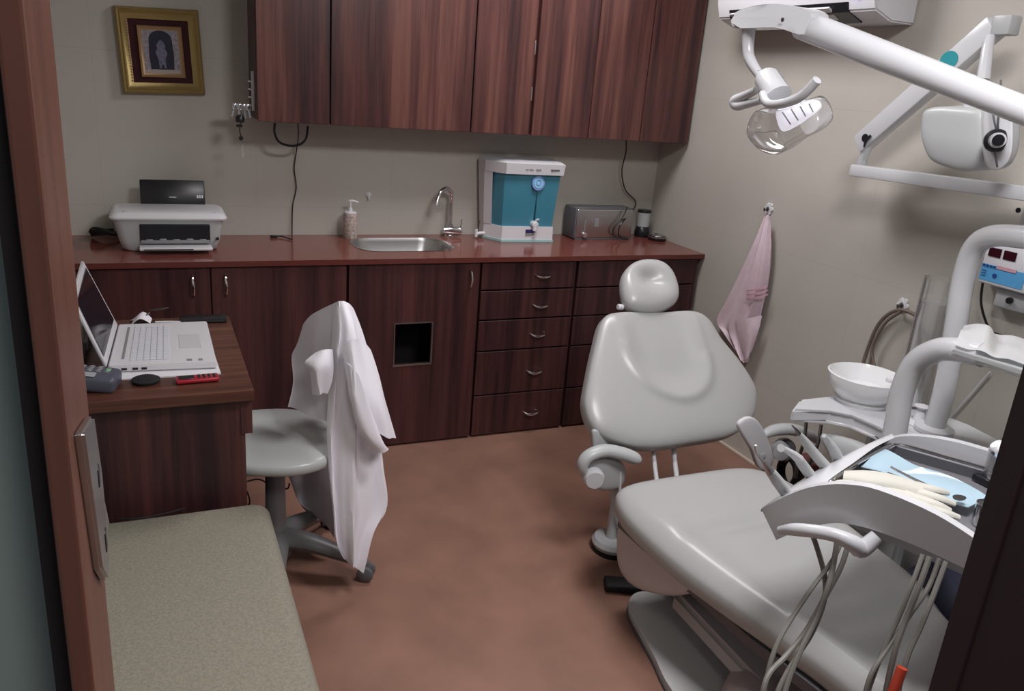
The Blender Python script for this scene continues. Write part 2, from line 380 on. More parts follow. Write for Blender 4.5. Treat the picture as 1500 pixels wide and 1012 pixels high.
# printer
px0, px1, py0, py1 = -2.618, -2.206, -.335, -.10
t = thing('printer', 'white inkjet printer with raised black paper support on the left of the worktop', 'printer', ((px0+px1)/2, -.22, .86))
b = B()
def rr_pr(z0, z1, ins0, ins1, y0, y1, r=.03):
    p0 = rrect(px0+ins0, px1-ins0, y0+ins0*.5, y1, r, z0, 5); p1 = rrect(px0+ins1, px1-ins1, y0+ins1*.5, y1, r, z1, 5); return p0, p1
sec = [(.862, .045), (.868, .035), (.90, .024), (.96, .012), (.985, .006)]
rings = [[b.verts.new(p) for p in rrect(px0+i, px1-i, py0+i*.4, py1, .03, z, 5)] for z, i in sec]
for a, c in zip(rings, rings[1:]):
    for k in range(len(a)): b.faces.new((a[k], a[(k+1) % len(a)], c[(k+1) % len(a)], c[k]))
b.faces.new(rings[0]); b.faces.new(rings[-1]); obj('body', b, GREYW, t)
b = B(); sec = [(.983, -.003), (.990, -.005), (1.002, .002), (1.010, .016)]
rings = [[b.verts.new(p) for p in rrect(px0+i, px1-i, py0+i, py1-i*.5, .03, z, 5)] for z, i in sec]
for a, c in zip(rings, rings[1:]):
    for k in range(len(a)): b.faces.new((a[k], a[(k+1) % len(a)], c[(k+1) % len(a)], c[k]))
b.faces.new(rings[0]); b.faces.new(rings[-1]); lid = obj('lid', b, WHITE, t)
b = B(); lathe(b, [(0, 0), (.006, 0), (.006, .0015), (0, .0015)], (px0+.045, -.30, 1.009)); obj('power_button', b, GREYM, lid)
b = B(); box(b, px1-.05, px1-.035, -.31, -.304, 1.009, 1.0105); obj('badge', b, GREYM, lid)
b = B(); box(b, -2.520, -2.268, py0-.001, py0+.02, .894, .968, .004); obj('output_slot', b, BLACK, t, False)
b = B(); box(b, -2.518, -2.270, py0-.004, py0+.01, .893, .906, .003)
for k in range(5): box(b, -2.50+k*.048, -2.475+k*.048, py0-.004, py0+.01, .902, .910+.002*(k % 2), .003)
obj('paper_guides', b, GREYM, t)
b = B(); box(b, -2.524, -2.264, py0-.060, py0+.005, .876, .887, .004)
tr = obj('output_tray', b, WHITE, t); b = B(); box(b, -2.510, -2.335, py0-.0615, py0-.058, .879, .883, .001); obj('tray_slot', b, BLACK, tr, False)
b = B(); box(b, -2.247, -2.236, py0-.0015, py0+.008, .905, .916, .001); obj('badge', b, BLACK, t, False)
b = B(); M = Matrix.Translation((0, -.115, 1.002)) @ Matrix.Rotation(math.radians(-14), 4, 'X')
box(b, -2.512, -2.268, -.004, .004, -.02, .105, .004, 2, M); sp = obj('paper_support', b, BLACK, t)
b = B(); box(b, -2.405, -2.378, -.0055, -.0035, .034, .037, 0, 1, M); obj('embossed_mark', b, WHITE, sp, False); b = B()
for k in range(3): box(b, -2.300+k*.009, -2.294+k*.009, -.0055, -.0035, .033+.0*k, .045, 0, 1, M)
obj('printed_marks', b, WHITE, sp, False)
b = B()
for k in range(5): tube(b, [(-2.60, -.08+.01*k, .875), (-2.64-.01*k, -.10, .885+.006*k), (-2.68-.006*k, -.08, .878+.004*k), (-2.70, -.05, .868+.003*k), (-2.66, -.045, .89), (-2.62, -.06, .88+.004*k)], .0045, 7, 5)
tag(obj('coiled_cable', b, BLACK), 'coiled black power cord lying left of the printer', 'cord')
# purifier
t = thing('water_purifier', 'white water purifier with blue tank window beside the sink', 'water purifier', (-.86, -.14, .86))
yb = -.03; zt = 1.235
def pf(inset=0, w=0):  # plan outline: back-left, left, chamfer, front right
    return [(-1.01+w, yb), (-1.01+w, -.085+inset), (-.955+w*.5, -.19+inset), (-.69-w, -.205+inset), (-.665-w, yb)]
def loftpoly(bm, secs, cap=True):
    rings = [[bm.verts.new(V((x, y, z))) for x, y in pts] for pts, z in secs]
    for a, c in zip(rings, rings[1:]):
        for k in range(len(a)): bm.faces.new((a[k], a[(k+1) % len(a)], c[(k+1) % len(a)], c[k]))
    if cap: bm.faces.new(rings[0]); bm.faces.new(rings[-1])
def shift(pts, dl, df): 
    return [(x+(-dl if i < 2 else (-dl*.6 if i == 2 else dl*.7)), y-(df if 0 < i < 4 else 0)) for i, (x, y) in enumerate(pts)]
base_p = pf()
b = B(); loftpoly(b, [(shift(base_p, 0, 0), .872), (shift(base_p, -.004, 0), .935)]); loftpoly(b, [(shift(base_p, .02, .028), 1.185), (shift(base_p, .024, .036), 1.235), (shift(base_p, .01, .0), 1.246)])
# left white side and back
b2 = [(-1.01, yb), (-1.01, -.085), (-.985, -.128), (-.978, yb)]
rings = []
loftpoly(b, [(b2, .935), ([(x-.02*1, y-(.018 if y > -.1 and y < -.05 else (.02 if y < -.1 else 0))) for x, y in b2], 1.185)])
obj('housing', b, WHITE, t, True, sharp=25)
b = B(); q0 = [(-.984, yb), (-.984, -.118), (-.953, -.178), (-.695, -.195), (-.672, yb)]
loftpoly(b, [(q0, .930), ([(x+(-.012 if i < 3 else .012), y-(.022 if 0 < i < 4 else 0)) for i, (x, y) in enumerate(q0)], 1.19)]); tank = obj('tank_window', b, BLUEP, t, True, sharp=25)
b = B(); box(b, -.795, -.791, -.203, -.19, .97, 1.11); obj('tank_line', b, mat('tank_dark_blue', (.01, .06, .09), .3), tank, False)  # dark blue upright line on the tank window
b = B(); loftpoly(b, [(shift(base_p, .003, .004), .861), (shift(base_p, .003, .004), .872)]); obj('base_trim', b, mat('pale_aqua_plastic', (.35, .55, .55), .35), t, False)
b = B(); lathe(b, [(0, 0), (.033, 0), (.033, .002), (0, .002)], (-.796, -.213, 1.145), (.06, -1, .08)); em = obj('round_emblem', b, mat('pale_blue_badge', (.25, .35, .72), .3), tank)
b = B(); lathe(b, [(.016, 0), (.024, 0), (.024, .002), (.016, .002)], (-.796, -.2155, 1.145), (.06, -1, .08), closed=False); lathe(b, [(0, 0), (.009, 0), (.009, .002), (0, .002)], (-.796, -.2155, 1.145), (.06, -1, .08)); obj('emblem_ring', b, mat('emblem_cyan', (.25, .6, .8), .3), em)
b = B(); lathe(b, [(0, 0), (.016, 0), (.016, .03), (.010, .034), (0, .034)], (-.795, -.190, .948), (0, -1, 0)); lathe(b, [(.011, -.022), (.010, .016), (0, .018)], (-.795, -.215, .942)); tube(b, [(-.795, -.215, .958), (-.79, -.218, .972), (-.782, -.228, .976)], [.005, .005, .004], 8, 3); obj('tap', b, WHITE, t)
b = B(); box(b, -.835, -.79, -.2025, -.197, .906, .922, .001, 1, mi=0); obj('brand_plate', b, mat('navy_plate', (.03, .025, .13), .4), t, False)
b = B(); box(b, -.835, -.79, -.2025, -.197, .896, .903); obj('white_plate_line', b, GREYM, t, False)
b = B()
for x0, x1, z0, z1 in ((-.745, -.700, 1.206, 1.213), (-.872, -.858, 1.207, 1.210), (-.853, -.834, 1.207, 1.211), (-.82, -.795, 1.206, 1.212)):
    yy = -.2225-.0151*((x0+x1)/2+.969)/.296-.0015; b.free() if False else None; b2_ = B(); box(b2_, x0, x1, yy, yy+.004, z0, z1); obj('printed_lettering', b2_, GREYD if x0 > -.75 else GREYM, t, False)
b.free()
b = B(); tube(b, [(-1.055, -.10, .875), (-1.04, -.10, .884), (-1.005, -.09, .884)], [.006, .008, .008], 8, 3); tube(b, [(-1.05, -.10, .868), (-1.05, -.10, .905)], .008, 8, 0); obj('side_valve', b, WHITE, t)
b = B(); lathe(b, [(0, 0), (.006, 0), (.006, .01), (0, .01)], (-.662, -.14, 1.10), (1, 0, 0)); obj('side_knob', b, BLACK, t)
# toaster
t = thing('toaster', 'steel box toaster with dark left end near the corner of the worktop', 'toaster', (-.4, -.08, .86))
tx0, tx1, ty0, ty1, tz1 = -.535, -.205, -.150, -.03, 1.02
b = B(); box(b, tx0, tx1, ty0, ty1, .868, tz1-.004, .008, 3); obj('body', b, STEEL, t)
b = B(); box(b, tx0-.010, tx0+.002, ty0-.002, ty1, .866, tz1, .006, 2); box(b, tx0, tx1, ty0+.01, ty1, tz1-.006, tz1, .002, 1); box(b, tx0, tx1, ty0, ty1, .861, .869); obj('trim', b, GREYD, t)
b = B(); lathe(b, [(0, 0), (.015, 0), (.013, .014), (0, .015)], (-.485, ty0-.001, .885), (0, -1, 0)); obj('knob', b, CHROME, t)
b = B(); box(b, -.487, -.483, ty0-.002, ty0+.002, .905, .965); box(b, -.43, -.405, ty0-.003, ty0+.002, .925, .97, .004); obj('lever_slot', b, GREYM, t, False)
# small appliances in the corner
t = thing('blender_jug', 'small pale grinder with black lid and black band in the back corner', 'grinder', (-.075, -.075, .86))
b = B(); lathe(b, [(0, 0), (.04, 0), (.042, .02), (.036, .05), (.03, .055), (0, .055)], (-.085, -.065, .86)); obj('motor_base', b, BLACK, t)
b = B(); lathe(b, [(0, .055), (.032, .055), (.036, .13), (0, .13)], (-.085, -.065, .86)); obj('jug', b, GREYW, t)
b = B(); lathe(b, [(0, .13), (.038, .13), (.036, .142), (0, .144)], (-.085, -.065, .86)); obj('lid', b, BLACK, t)
t = thing('coffee_press_base', 'low round black and chrome dish at the corner end of the worktop', 'dish', (-.055, -.19, .86))
b = B(); lathe(b, [(0, 0), (.045, 0), (.048, .012), (.045, .018), (0, .02)], (-.055, -.165, .861)); obj('bowl', b, BLACK, t)
b = B(); lathe(b, [(.0455, .014), (.0495, .014), (.0495, .019), (.0455, .019)], (-.055, -.165, .861), closed=False); lathe(b, [(.0, .02), (.03, .02), (.02, .032), (.006, .036), (0, .036)], (-.055, -.165, .861)); obj('rim', b, STEEL, t)
# loose cables on the back wall
b = B(); tube(b, [Y(917, 200, -.1), Y(917, 222, -.1), Y(911, 250, -.06), Y(916, 278, -.03), Y(931, 295, -.025), Y(926, 310, -.1), Y(912, 325, -.165), Y(906, 338, -.17), Y(909, 348, -.175), Z(920, 350, .866)], .0035, 7, 6)
tag(obj('power_cable', b, BLACK), 'black cable hanging from the wall cabinets over the toaster', 'cable')
b = B(); tube(b, [Y(919, 303, -.166), Y(912, 318, -.168), Y(900, 332, -.168), Y(898, 343, -.17), Y(905, 349, -.172)], .003, 7, 6)
tag(obj('power_cable', b, BLACK), 'thin dark cord looped down the toaster front', 'cable')
b = B(); tube(b, [Y(403, 180, -.15), Y(402, 193, -.15), Y(408, 207, -.13), Y(422, 213, -.12), Y(438, 212, -.12), Y(448, 203, -.13), Y(451, 185, -.15)], .005, 8, 6)
tag(obj('cable_loop', b, BLACK), 'thick black cable loop drooping under the left end of the wall cabinets', 'cable')
b = B(); tube(b, [Y(436, 178, -.06), Y(437, 200, -.05), Y(433, 230, -.015), Y(431, 248, -.012), Y(434, 275, -.012), Y(429, 300, -.012), Y(428, 325, -.012), Y(428, 350, -.02)], .0026, 7, 6)
tag(obj('thin_cable', b, BLACK), 'thin black cable falling from the wall cabinets to the worktop right of the printer', 'cable')
b = B(); tube(b, [Z(402, 347, .865), Z(412, 346, .867), Z(428, 351, .865)], [.004, .003, .003], 7, 4); box(b, -2.005, -1.975, -.075, -.06, .861, .872, .002)
tag(obj('plug', b, BLACK), 'small black plug with its lead lying on the worktop against the wall', 'plug')
b = B(); p = Y(540, 285, -.001); lathe(b, [(0, 0), (.014, 0), (.012, .006), (.006, .010), (0, .011)], p, (0, -1, 0)); tube(b, [p+V((0, -.008, 0)), p+V((-.002, -.016, -.012)), p+V((-.002, -.02, -.02))], .004, 8, 3)  # small white disc with a short prong on the tiles
tag(obj('wall_hook', b, WHITE), 'tiny white raised mark on the tiles between soap pump and faucet', 'hook')
# ---------------------------------------------------------------- wall cabinets
YU, ZU, ZT = -.2616, 1.365, 2.2
XE = [-2.072, -1.786, -1.172, -.877, -.582, -.296, -.012]
def wall_cab(edges, label, gaps=(), hinge=()):
    x0, x1 = edges[0], edges[-1]
    t = thing('wall_cabinet', label, 'cabinet', ((x0+x1)/2, -.13, ZU), 'dark wood wall cabinets')
    b = B(); T = .016; y1 = -.002; yf = -.238
    box(b, x0+.001, x0+T, yf, y1, ZU+.004, ZT); box(b, x1-T, x1-.001, yf, y1, ZU+.004, ZT)
    for z in (ZU+.004, 1.75, ZT-T): box(b, x0+T, x1-T, yf, y1, z, z+T)
    box(b, x0+T, x1-T, -.012, y1, ZU+.02, ZT-T); obj('carcass', b, WOODC, t, False)
    for i in range(len(edges)-1):
        a, c = edges[i], edges[i+1]; c -= gaps[i] if i < len(gaps) else 0
        b = B(); box(b, a+.0025, c-.0025, YU, -.242, ZU, ZT, .0015, 1); d = obj('door', b, WOODU, t, False)
        if i in hinge:
            b = B()
            for z in (1.545, 1.74):
                box(b, c-.0015, c+.006, -.256, -.238, z-.03, z+.03, .002, 1)
            obj('hinge', b, STEEL, d)
wall_cab(XE[0:3], 'leftmost wall cabinet, one narrow door and one double-width door')
wall_cab(XE[2:4], 'narrow wall cabinet with a dark open gap and hinges down its right edge', gaps=(.013,), hinge=(0,))
wall_cab(XE[3:6], 'two-door wall cabinet above the toaster')
wall_cab(XE[5:7], 'rightmost wall cabinet, single door against the right wall')
# ---------------------------------------------------------------- key rack and keys on the cabinet's left side
p0 = Y(366, 105, -.2)
b = B(); box(b, XE[0]-.012, XE[0]-.0005, -.20, -.185, 1.40, 1.55, .002)
for k in range(4): lathe(b, [(0, 0), (.003, 0), (.003, .012), (0, .012)], (XE[0]-.012, -.1925, 1.42+.03*k), (-1, 0, .2))
tag(obj('key_rack', b, WHITE), 'slim white key rack on the left side of the wall cabinets', 'key rack')
kp = V((-2.10, -.192, 1.425))
def key(dx, m, a, L, label):
    t = thing('key', label, 'key', kp+V((dx, 0, 0)), 'keys hanging from the key rack')
    M = Matrix.Translation(kp+V((dx, -.008*abs(a), 0))) @ Matrix.Rotation(a, 4, 'Y')
    b = B(); box(b, -.009, .009, -.0015, .0015, -.025, 0, .004, 2, M); box(b, -.003, .003, -.001, .001, -L, -.022, .0008, 1, M)
    for k in range(3): box(b, .002, .006, -.001, .001, -L+.004+k*.008, -L+.008+k*.008, 0, 1, M)
    obj('blade', b, m, t)
for i, (dx, m, a, L) in enumerate([(-.045, CHROME, .3, .055), (-.03, CHROME, .1, .06), (-.015, STEEL, -.1, .058), (-.002, CHROME, -.2, .055)]):
    key(dx, m, a, L, 'steel key in the bunch hanging by the wall cabinets')
t = thing('key_fob', 'black key fob with a pendant on the key bunch beside the wall cabinets', 'key fob', kp+V((-.03, 0, -.05)))
b = B(); lathe(b, [(0, 0), (.016, .004), (.018, .02), (.012, .03), (0, .034)], kp+V((-.032, -.02, -.075))); obj('fob', b, BLACK, t)
b = B(); tube(b, [kp+V((-.03, -.02, -.075)), kp+V((-.035, -.02, -.10)), kp+V((-.03, -.02, -.125))], .002, 6, 4); box(b, *[q for q in ((kp+V((-.047, 0, 0))).x, (kp+V((-.023, 0, 0))).x)], -.215, -.209, 1.335, 1.345, .002); lathe(b, [(0, 0), (.008, .004), (.008, .014), (0, .018)], kp+V((-.03, -.02, -.142))); obj('chain', b, BLACKM, t)
b = B(); lathe(b, [(0, 0), (.006, .006), (.009, .02), (.003, .05), (0, .075)], kp+V((-.026, -.02, -.215)), seg=12); obj('tassel', b, CLEARP, t)
# ---------------------------------------------------------------- framed picture
fxa, fxb, fza, fzb = -2.548, -2.245, 1.435, 1.755
t = thing('framed_picture', 'small dark devotional picture in a wide gold frame on the back wall', 'picture', ((fxa+fxb)/2, -.02, fza)); pic_root = t
def mould(bm, x0, x1, z0, z1, w, y0, y1, lip=.006):
    prof = [(0, 0), (0, y1*.6), (w*.18, y1), (w*.34, y1*.8), (w*.45, y1*.95), (w*.7, y1*.55), (w, y1*.35), (w, 0)]
    cs = [(x0, z0, 1, 1), (x1, z0, -1, 1), (x1, z1, -1, -1), (x0, z1, 1, -1)]
    R = [[bm.verts.new(V((cx+sx*w_, y0-d, cz+sz*w_))) for w_, d in prof] for cx, cz, sx, sz in cs]
    for i in range(4):
        a, c = R[i], R[(i+1) % 4]
        for k in range(len(prof)-1): bm.faces.new((a[k], a[k+1], c[k+1], c[k]))
b = B(); mould(b, fxa, fxb, fza, fzb, .042, -.001, .030); obj('outer_frame', b, GOLD, t)
b = B()
for k in range(22): lathe(b, [(0, 0), (.004, .002), (0, .004)], (fxa+.0395, -.014, fza+.05+k*.0105), (0, -1, 0), 8)
obj('beading', b, GOLD2, t)
b = B(); box(b, fxa+.038, fxb-.038, -.006, -.001, fza+.038, fzb-.038); obj('mount', b, MAROON, t, False)
ix0, ix1, iz0, iz1 = fxa+.072, fxb-.068, fza+.062, fzb-.065
b = B(); mould(b, ix0, ix1, iz0, iz1, .016, -.006, .010); obj('inner_frame', b, GOLD2, t)
b = B(); box(b, ix0+.012, ix1-.012, -.009, -.006, iz0+.012, iz1-.012); pic = obj('print', b, mat('print_grey', (.30, .27, .30), .4, var=.35, vscale=90), t, False)
cx = (ix0+ix1)/2
b = B(); w = .042; z0 = iz0+.032; z1 = iz1-.05
prism(b, [V((cx-w, -.0092, z0)), V((cx+w, -.0092, z0)), V((cx+w*1.08, -.0092, z0+.05))]+[V((cx+w*math.cos(math.radians(a)), -.0092, z1+w*.8*math.sin(math.radians(a)))) for a in range(0, 181, 20)]+[V((cx-w*1.08, -.0092, z0+.05))], (0, -.001, 0)); obj('dark_arch', b, mat('print_dark', (.014, .016, .035), .4), pic, False)
b = B(); fig = [(-.012, .0), (-.004, .0), (-.002, .014), (.004, .014), (.006, .0), (.014, .0), (.012, .03), (.022, .06), (.014, .072), (.016, .086), (.008, .10), (0, .106), (-.008, .10), (-.016, .086), (-.014, .072), (-.022, .06), (-.012, .03)]
prism(b, [V((cx+x, -.0103, z0+.004+z)) for x, z in fig], (0, -.0008, 0)); obj('pale_figure', b, mat('print_pale', (.16, .16, .24), .4, var=.4, vscale=120), pic, False)
b = B(); box(b, ix0+.018, ix1-.018, -.0108, -.009, iz0+.016, iz0+.030); obj('pale_base_strip', b, mat('print_cream', (.42, .36, .33), .4), pic, False)
pic_root.rotation_euler = (0, math.radians(-2.6), 0); pic_root.location.y -= .001
# ---------------------------------------------------------------- desk
dx0, dx1, dy0, dy1 = -2.98, -2.252, -1.568, -.862
t = thing('desk', 'brown wooden desk standing against the left wall behind the sofa', 'desk', (-2.6, -1.2, 0))
b = B(); box(b, dx0, dx1, dy0, dy1, .718, .75, .002); obj('desk_top', b, WOODD, t, False)
b = B(); box(b, dx0+.02, -2.275, -1.545, -1.525, 0, .718); obj('end_panel', b, WOODC, t, False)
b = B(); box(b, dx0+.02, -2.34, -.90, -.88, 0, .718); obj('end_panel', b, WOODC, t, False)
b = B(); box(b, -2.285, -2.256, -1.55, -.875, .615, .718); obj('apron_drawer', b, WOODC, t, False)
b = B(); box(b, -2.96, -2.94, -1.525, -.90, .2, .718); obj('back_panel', b, WOODC, t, False)
# laptop, opened towards the right
t = thing('laptop', 'open white laptop with its dark screen turned to the right on the desk', 'laptop', (-2.47, -1.2, .752))
L = [Z(158, 540, .768), Z(318, 534, .768), Z(303, 473, .768), Z(174, 478, .768)]
for p in L: pass
b = B(); prism(b, [V((p.x, p.y, .757)) for p in L], (0, 0, .018)); bmesh.ops.bevel(b, geom=b.edges[:], offset=.003, segments=2, affect='EDGES'); base = obj('base', b, WHITE, t)
def lp(s, q, z=.7755):  # s along depth from hinge to palm rest, q near to far
    a = L[0].lerp(L[1], s); c = L[3].lerp(L[2], s); r = a.lerp(c, q); return V((r.x, r.y, z))
b = B()
for r in range(6):
    for k in range(15):
        s0 = .19+r*.062; q0 = .10+k*.054
        w = .054
        if r == 5 and 4 <= k <= 8:
            if k > 4: continue
            w = .054*5
        if r == 5 and k > 8: pass
        prism(b, [lp(s0, q0), lp(s0+.054, q0), lp(s0+.054, q0+w-.006), lp(s0, q0+w-.006)], (0, 0, .0016))
obj('keyboard', b, mat('key_white', (.66, .67, .72), .5), base, False)
b = B(); prism(b, [lp(.11, .14), lp(.135, .14), lp(.135, .9), lp(.11, .9)], (0, 0, .0008)); obj('speaker_strip', b, GREYM, base, False)
b = B(); prism(b, [lp(.66, .34), lp(.88, .34), lp(.88, .66), lp(.66, .66)], (0, 0, .0005)); obj('touchpad', b, mat('pad_white', (.6, .6, .62), .25), base, False)
b = B()
for s0, s1 in ((.72, .77), (.83, .87)): prism(b, [lp(s0, .05), lp(s1, .05), lp(s1, .09), lp(s0, .09)], (0, 0, .0006))
obj('sticker', b, GREYM, base, False)
b = B()
for s in (.14, .24, .32): 
    p = L[0].lerp(L[1], s); box(b, p.x-.006, p.x+.008, p.y-.0012, p.y+.004, .762, .768)
obj('port', b, BLACK, base, False)
hx = (L[0].x+L[3].x)/2
S0, S1 = V((L[0].x-.002, L[0].y+.004, .772)), V((L[3].x-.002, L[3].y, .772))
T0, T1 = X(107, 437, -2.672), X(122, 382, -2.672)
T0 = T0; nn = (S1-S0).cross(T0-S0).normalized()
if nn.x < 0: nn = -nn
b = B(); prism(b, [S0, T0, T1, S1], -nn*.008); bmesh.ops.bevel(b, geom=b.edges[:], offset=.002, segments=1, affect='EDGES'); lid = obj('lid', b, WHITE, t)
def sp_(s, q): return S0.lerp(T0, s).lerp(S1.lerp(T1, s), q)
b = B(); prism(b, [sp_(a, c)+nn*.0008 for a, c in ((.12, .05), (.92, .05), (.92, .95), (.12, .95))], nn*.0006); obj('screen', b, mat('screen_glass', (.012, .012, .018), .12), lid, False)
b = B(); prism(b, [V((-2.60, -1.43, .7512)), V((-2.325, -1.438, .7512)), V((-2.335, -1.05, .7512)), V((-2.58, -1.05, .7512))], (0, 0, .004)); tag(obj('paper_pad', b, mat('paper', (.7, .69, .72), .8), None, False), 'thin white paper pad lying under the laptop', 'paper')
# phone
t = thing('mobile_phone', 'red keypad mobile phone at the front of the desk by the laptop', 'phone', (-2.385, -1.475, .751))
M = Matrix.Translation((-2.388, -1.474, .7565)) @ Matrix.Rotation(math.radians(3), 4, 'Z')
b = B(); box(b, -.055, .055, -.021, .021, -.005, .007, .005, 3, M); obj('body', b, mat('red_plastic', (.35, .015, .03), .3), t)
b = B(); box(b, -.048, -.008, -.015, .015, .0066, .0078, .001, 1, M)
for r in range(4):
    for k in range(3): box(b, .0+r*.013, .009+r*.013, -.015+k*.0105, -.007+k*.0105, .0066, .0082, .001, 1, M)
obj('keypad', b, BLACK, t)
b = B(); lathe(b, [(0, 0), (.033, 0), (.036, .004), (.036, .008), (.03, .011), (.0, .010)], (-2.516, -1.452, .7505)); tag(obj('coaster', b, BLACKM), 'small round black disc on the desk in front of the laptop', 'coaster')
# card terminal
t = thing('card_terminal', 'grey card payment terminal at the left front of the desk', 'card terminal', (-2.64, -1.47, .7505))
M = Matrix.Translation((-2.655, -1.465, .753)) @ Matrix.Rotation(math.radians(-12), 4, 'Z') @ Matrix.Rotation(math.radians(6), 4, 'Y')
b = B(); box(b, -.10, .075, -.045, .045, .0, .045, .014, 4, M); obj('body', b, mat('blue_grey_plastic', (.075, .08, .11), .4), t)
b = B()
for r in range(4):
    for k in range(5): box(b, -.045+k*.021, -.032+k*.021, -.0+r*.0105-.002, .006+r*.0105-.002, .044, .0475, .002, 1, M)
obj('keys', b, GREYM, t)
b = B(); box(b, .040, .052, .008, .016, .044, .048, .002, 1, M); obj('key', b, mat('green_key', (.15, .5, .2), .4), t)['label'] = 'green key'
b = B(); box(b, -.07, .025, -.040, -.012, .0445, .0465, .001, 1, M); obj('label_plate', b, mat('label_paper', (.33, .34, .37), .5), t)
# clutter at the back edge of the desk
b = B(); M = Matrix.Translation((-2.335, -.905, .7505)) @ Matrix.Rotation(math.radians(-4), 4, 'Z'); box(b, -.072, .072, -.038, .038, 0, .009, .003, 2, M); tag(obj('black_notebook', b, BLACK), 'flat black wallet-like case at the back corner of the desk', 'case')
b = B(); tube(b, [(-2.485, -.925, .756), (-2.43, -.93, .756), (-2.395, -.935, .756)], [.004, .004, .0015], 8, 3); tag(obj('white_pen', b, WHITE), 'white pen lying behind the laptop keyboard', 'pen')
b = B(); patch(b, [[(-2.56, -.95, .752), (-2.53, -.945, .775), (-2.50, -.95, .76)], [(-2.55, -.91, .76), (-2.52, -.90, .785), (-2.495, -.91, .765)], [(-2.56, -.88, .752), (-2.53, -.875, .76), (-2.51, -.88, .755)]], 4, .001); tag(obj('crumpled_tissue', b, COAT), 'crumpled white tissue behind the laptop screen hinge', 'tissue')
b = B(); tube(b, [(-2.50, -.90, .79), (-2.47, -.90, .792), (-2.44, -.89, .795)], [.002, .008, .002], 8, 3, .4); tube(b, [(-2.53, -.93, .765), (-2.50, -.91, .785)], .003, 8, 0); tag(obj('spoon', b, DSTEEL), 'small metal spoon propped on the crumpled tissue', 'spoon')
t = thing('card_box', 'cream box behind the laptop lid at the far left of the desk', 'box', (-2.76, -1.08, .7505))
b = B(); box(b, -2.84, -2.675, -1.17, -1.02, .7505, .83, .003); obj('carton', b, mat('cream_card', (.42, .41, .36), .7), t); b = B(); box(b, -2.85, -2.665, -1.18, -1.01, .755, .785, .003); obj('grey_band', b, GREYM, t)
b = B(); box(b, -2.86, -2.665, -1.40, -1.23, .7505, .80, .01, 3); tag(obj('dark_case', b, mat('navy_case', (.02, .022, .04), .4)), 'dark blue-black case behind the laptop lid', 'case')
# ---------------------------------------------------------------- sofa
t = thing('sofa', 'low beige fabric sofa bench in front of the desk', 'sofa', (-2.45, -2.35, 0))
b = B()
def rsec(x0, x1, z0, z1, r, n=5): return [(p.x, p.y) for p in rrect(x0, x1, z0, z1, r, 0, n)]
ys = [(-1.585, .03), (-1.595, .012), (-1.62, 0), (-2.2, 0), (-3.0, 0), (-3.03, .012), (-3.04, .03)]
rings = []
for y, i in ys:
    fr = (y+1.585)/(-1.455)
    xl, xr = -2.70, -2.222+.0*fr
    rings.append([b.verts.new(V((x-(.02 if False else 0), y, z))) for x, z in rsec(xl+i, xr-i, .26+i, .43-i, .045)])
for a, c in zip(rings, rings[1:]):
    for k in range(len(a)): b.faces.new((a[k], a[(k+1) % len(a)], c[(k+1) % len(a)], c[k]))
b.faces.new(rings[0]); b.faces.new(rings[-1]); obj('seat_cushion', b, SOFA, t)
b = B(); box(b, -2.70, -2.235, -3.03, -1.60, .05, .262, .012, 3); obj('base_frame', b, SOFA, t)
b = B(); 
for y, i in ((-1.59, .0),): pass
rings = []
for y, i in [(-1.590, .02), (-1.60, .006), (-1.62, 0), (-3.0, 0), (-3.03, .006), (-3.04, .02)]:
    pts = [(-2.622+i*0, .40), (-2.63-i*.3, .52), (-2.70, .72-i), (-2.735, .735-i), (-2.77+i, .71-i), (-2.73+i, .40)]
    rings.append([b.verts.new(V((x, y, z))) for x, z in pts])
for a, c in zip(rings, rings[1:]):
    for k in range(len(a)): b.faces.new((a[k], a[(k+1) % len(a)], c[(k+1) % len(a)], c[k]))
b.faces.new(rings[0]); b.faces.new(rings[-1]); obj('backrest', b, mat('sofa_back_fabric', (.34, .33, .29), .95, bump=.5, bscale=420), t)
b = B()
for x in (-2.67, -2.27):
    for y in (-2.98, -1.66): box(b, x-.02, x+.02, y-.02, y+.02, 0, .055)
obj('foot', b, BLACKM, t, False)
b = B(); tube(b, [(-2.60, -1.60, .431), (-2.56, -1.615, .4335), (-2.50, -1.61, .4335), (-2.44, -1.595, .434)], .0022, 6, 5); tag(obj('loose_cord', b, BLACKM), 'thin dark cord lying on the sofa where it meets the desk', 'cord')
# ---------------------------------------------------------------- stool with the coat
sc = V((-2.165, -1.30, 0))
t = thing('office_stool', 'pale grey five-star office stool pushed in at the desk under a white coat', 'stool', sc)
o_ = [(-2.42, -1.33), (-2.40, -1.16), (-2.28, -1.10), (-2.10, -1.11), (-2.00, -1.20), (-1.985, -1.36), (-2.02, -1.49), (-2.12, -1.54), (-2.25, -1.512), (-2.40, -1.44)]
b = B(); pillow(b, [V((x, y, .478)) for x, y in o_], (0, 0, 1), .030, .040, e=3.2); obj('seat', b, STOOLV, t)
b = B(); lathe(b, [(0, .40), (.012, .40), (.012, .44), (0, .44)], sc); lathe(b, [(0, .436), (.09, .436), (.09, .442), (0, .442)], sc, seg=20); obj('gas_lift', b, DSTEEL, t)
b = B(); lathe(b, [(0, .11), (.034, .11), (.032, .2), (.030, .40), (.026, .405), (0, .405)], sc); obj('column', b, GREYM, t)
b = B()
ends = []
for k in range(5):
    a = math.radians(-28+72*k); e = sc+V((math.cos(a)*.30, math.sin(a)*.30, 0)); ends.append((e, a))
    tube(b, [sc+V((0, 0, .12)), sc.lerp(e, .35)+V((0, 0, .115)), sc.lerp(e, .75)+V((0, 0, .085)), e+V((0, 0, .062))], [.048, .038, .028, .020], 10, 4, .8)
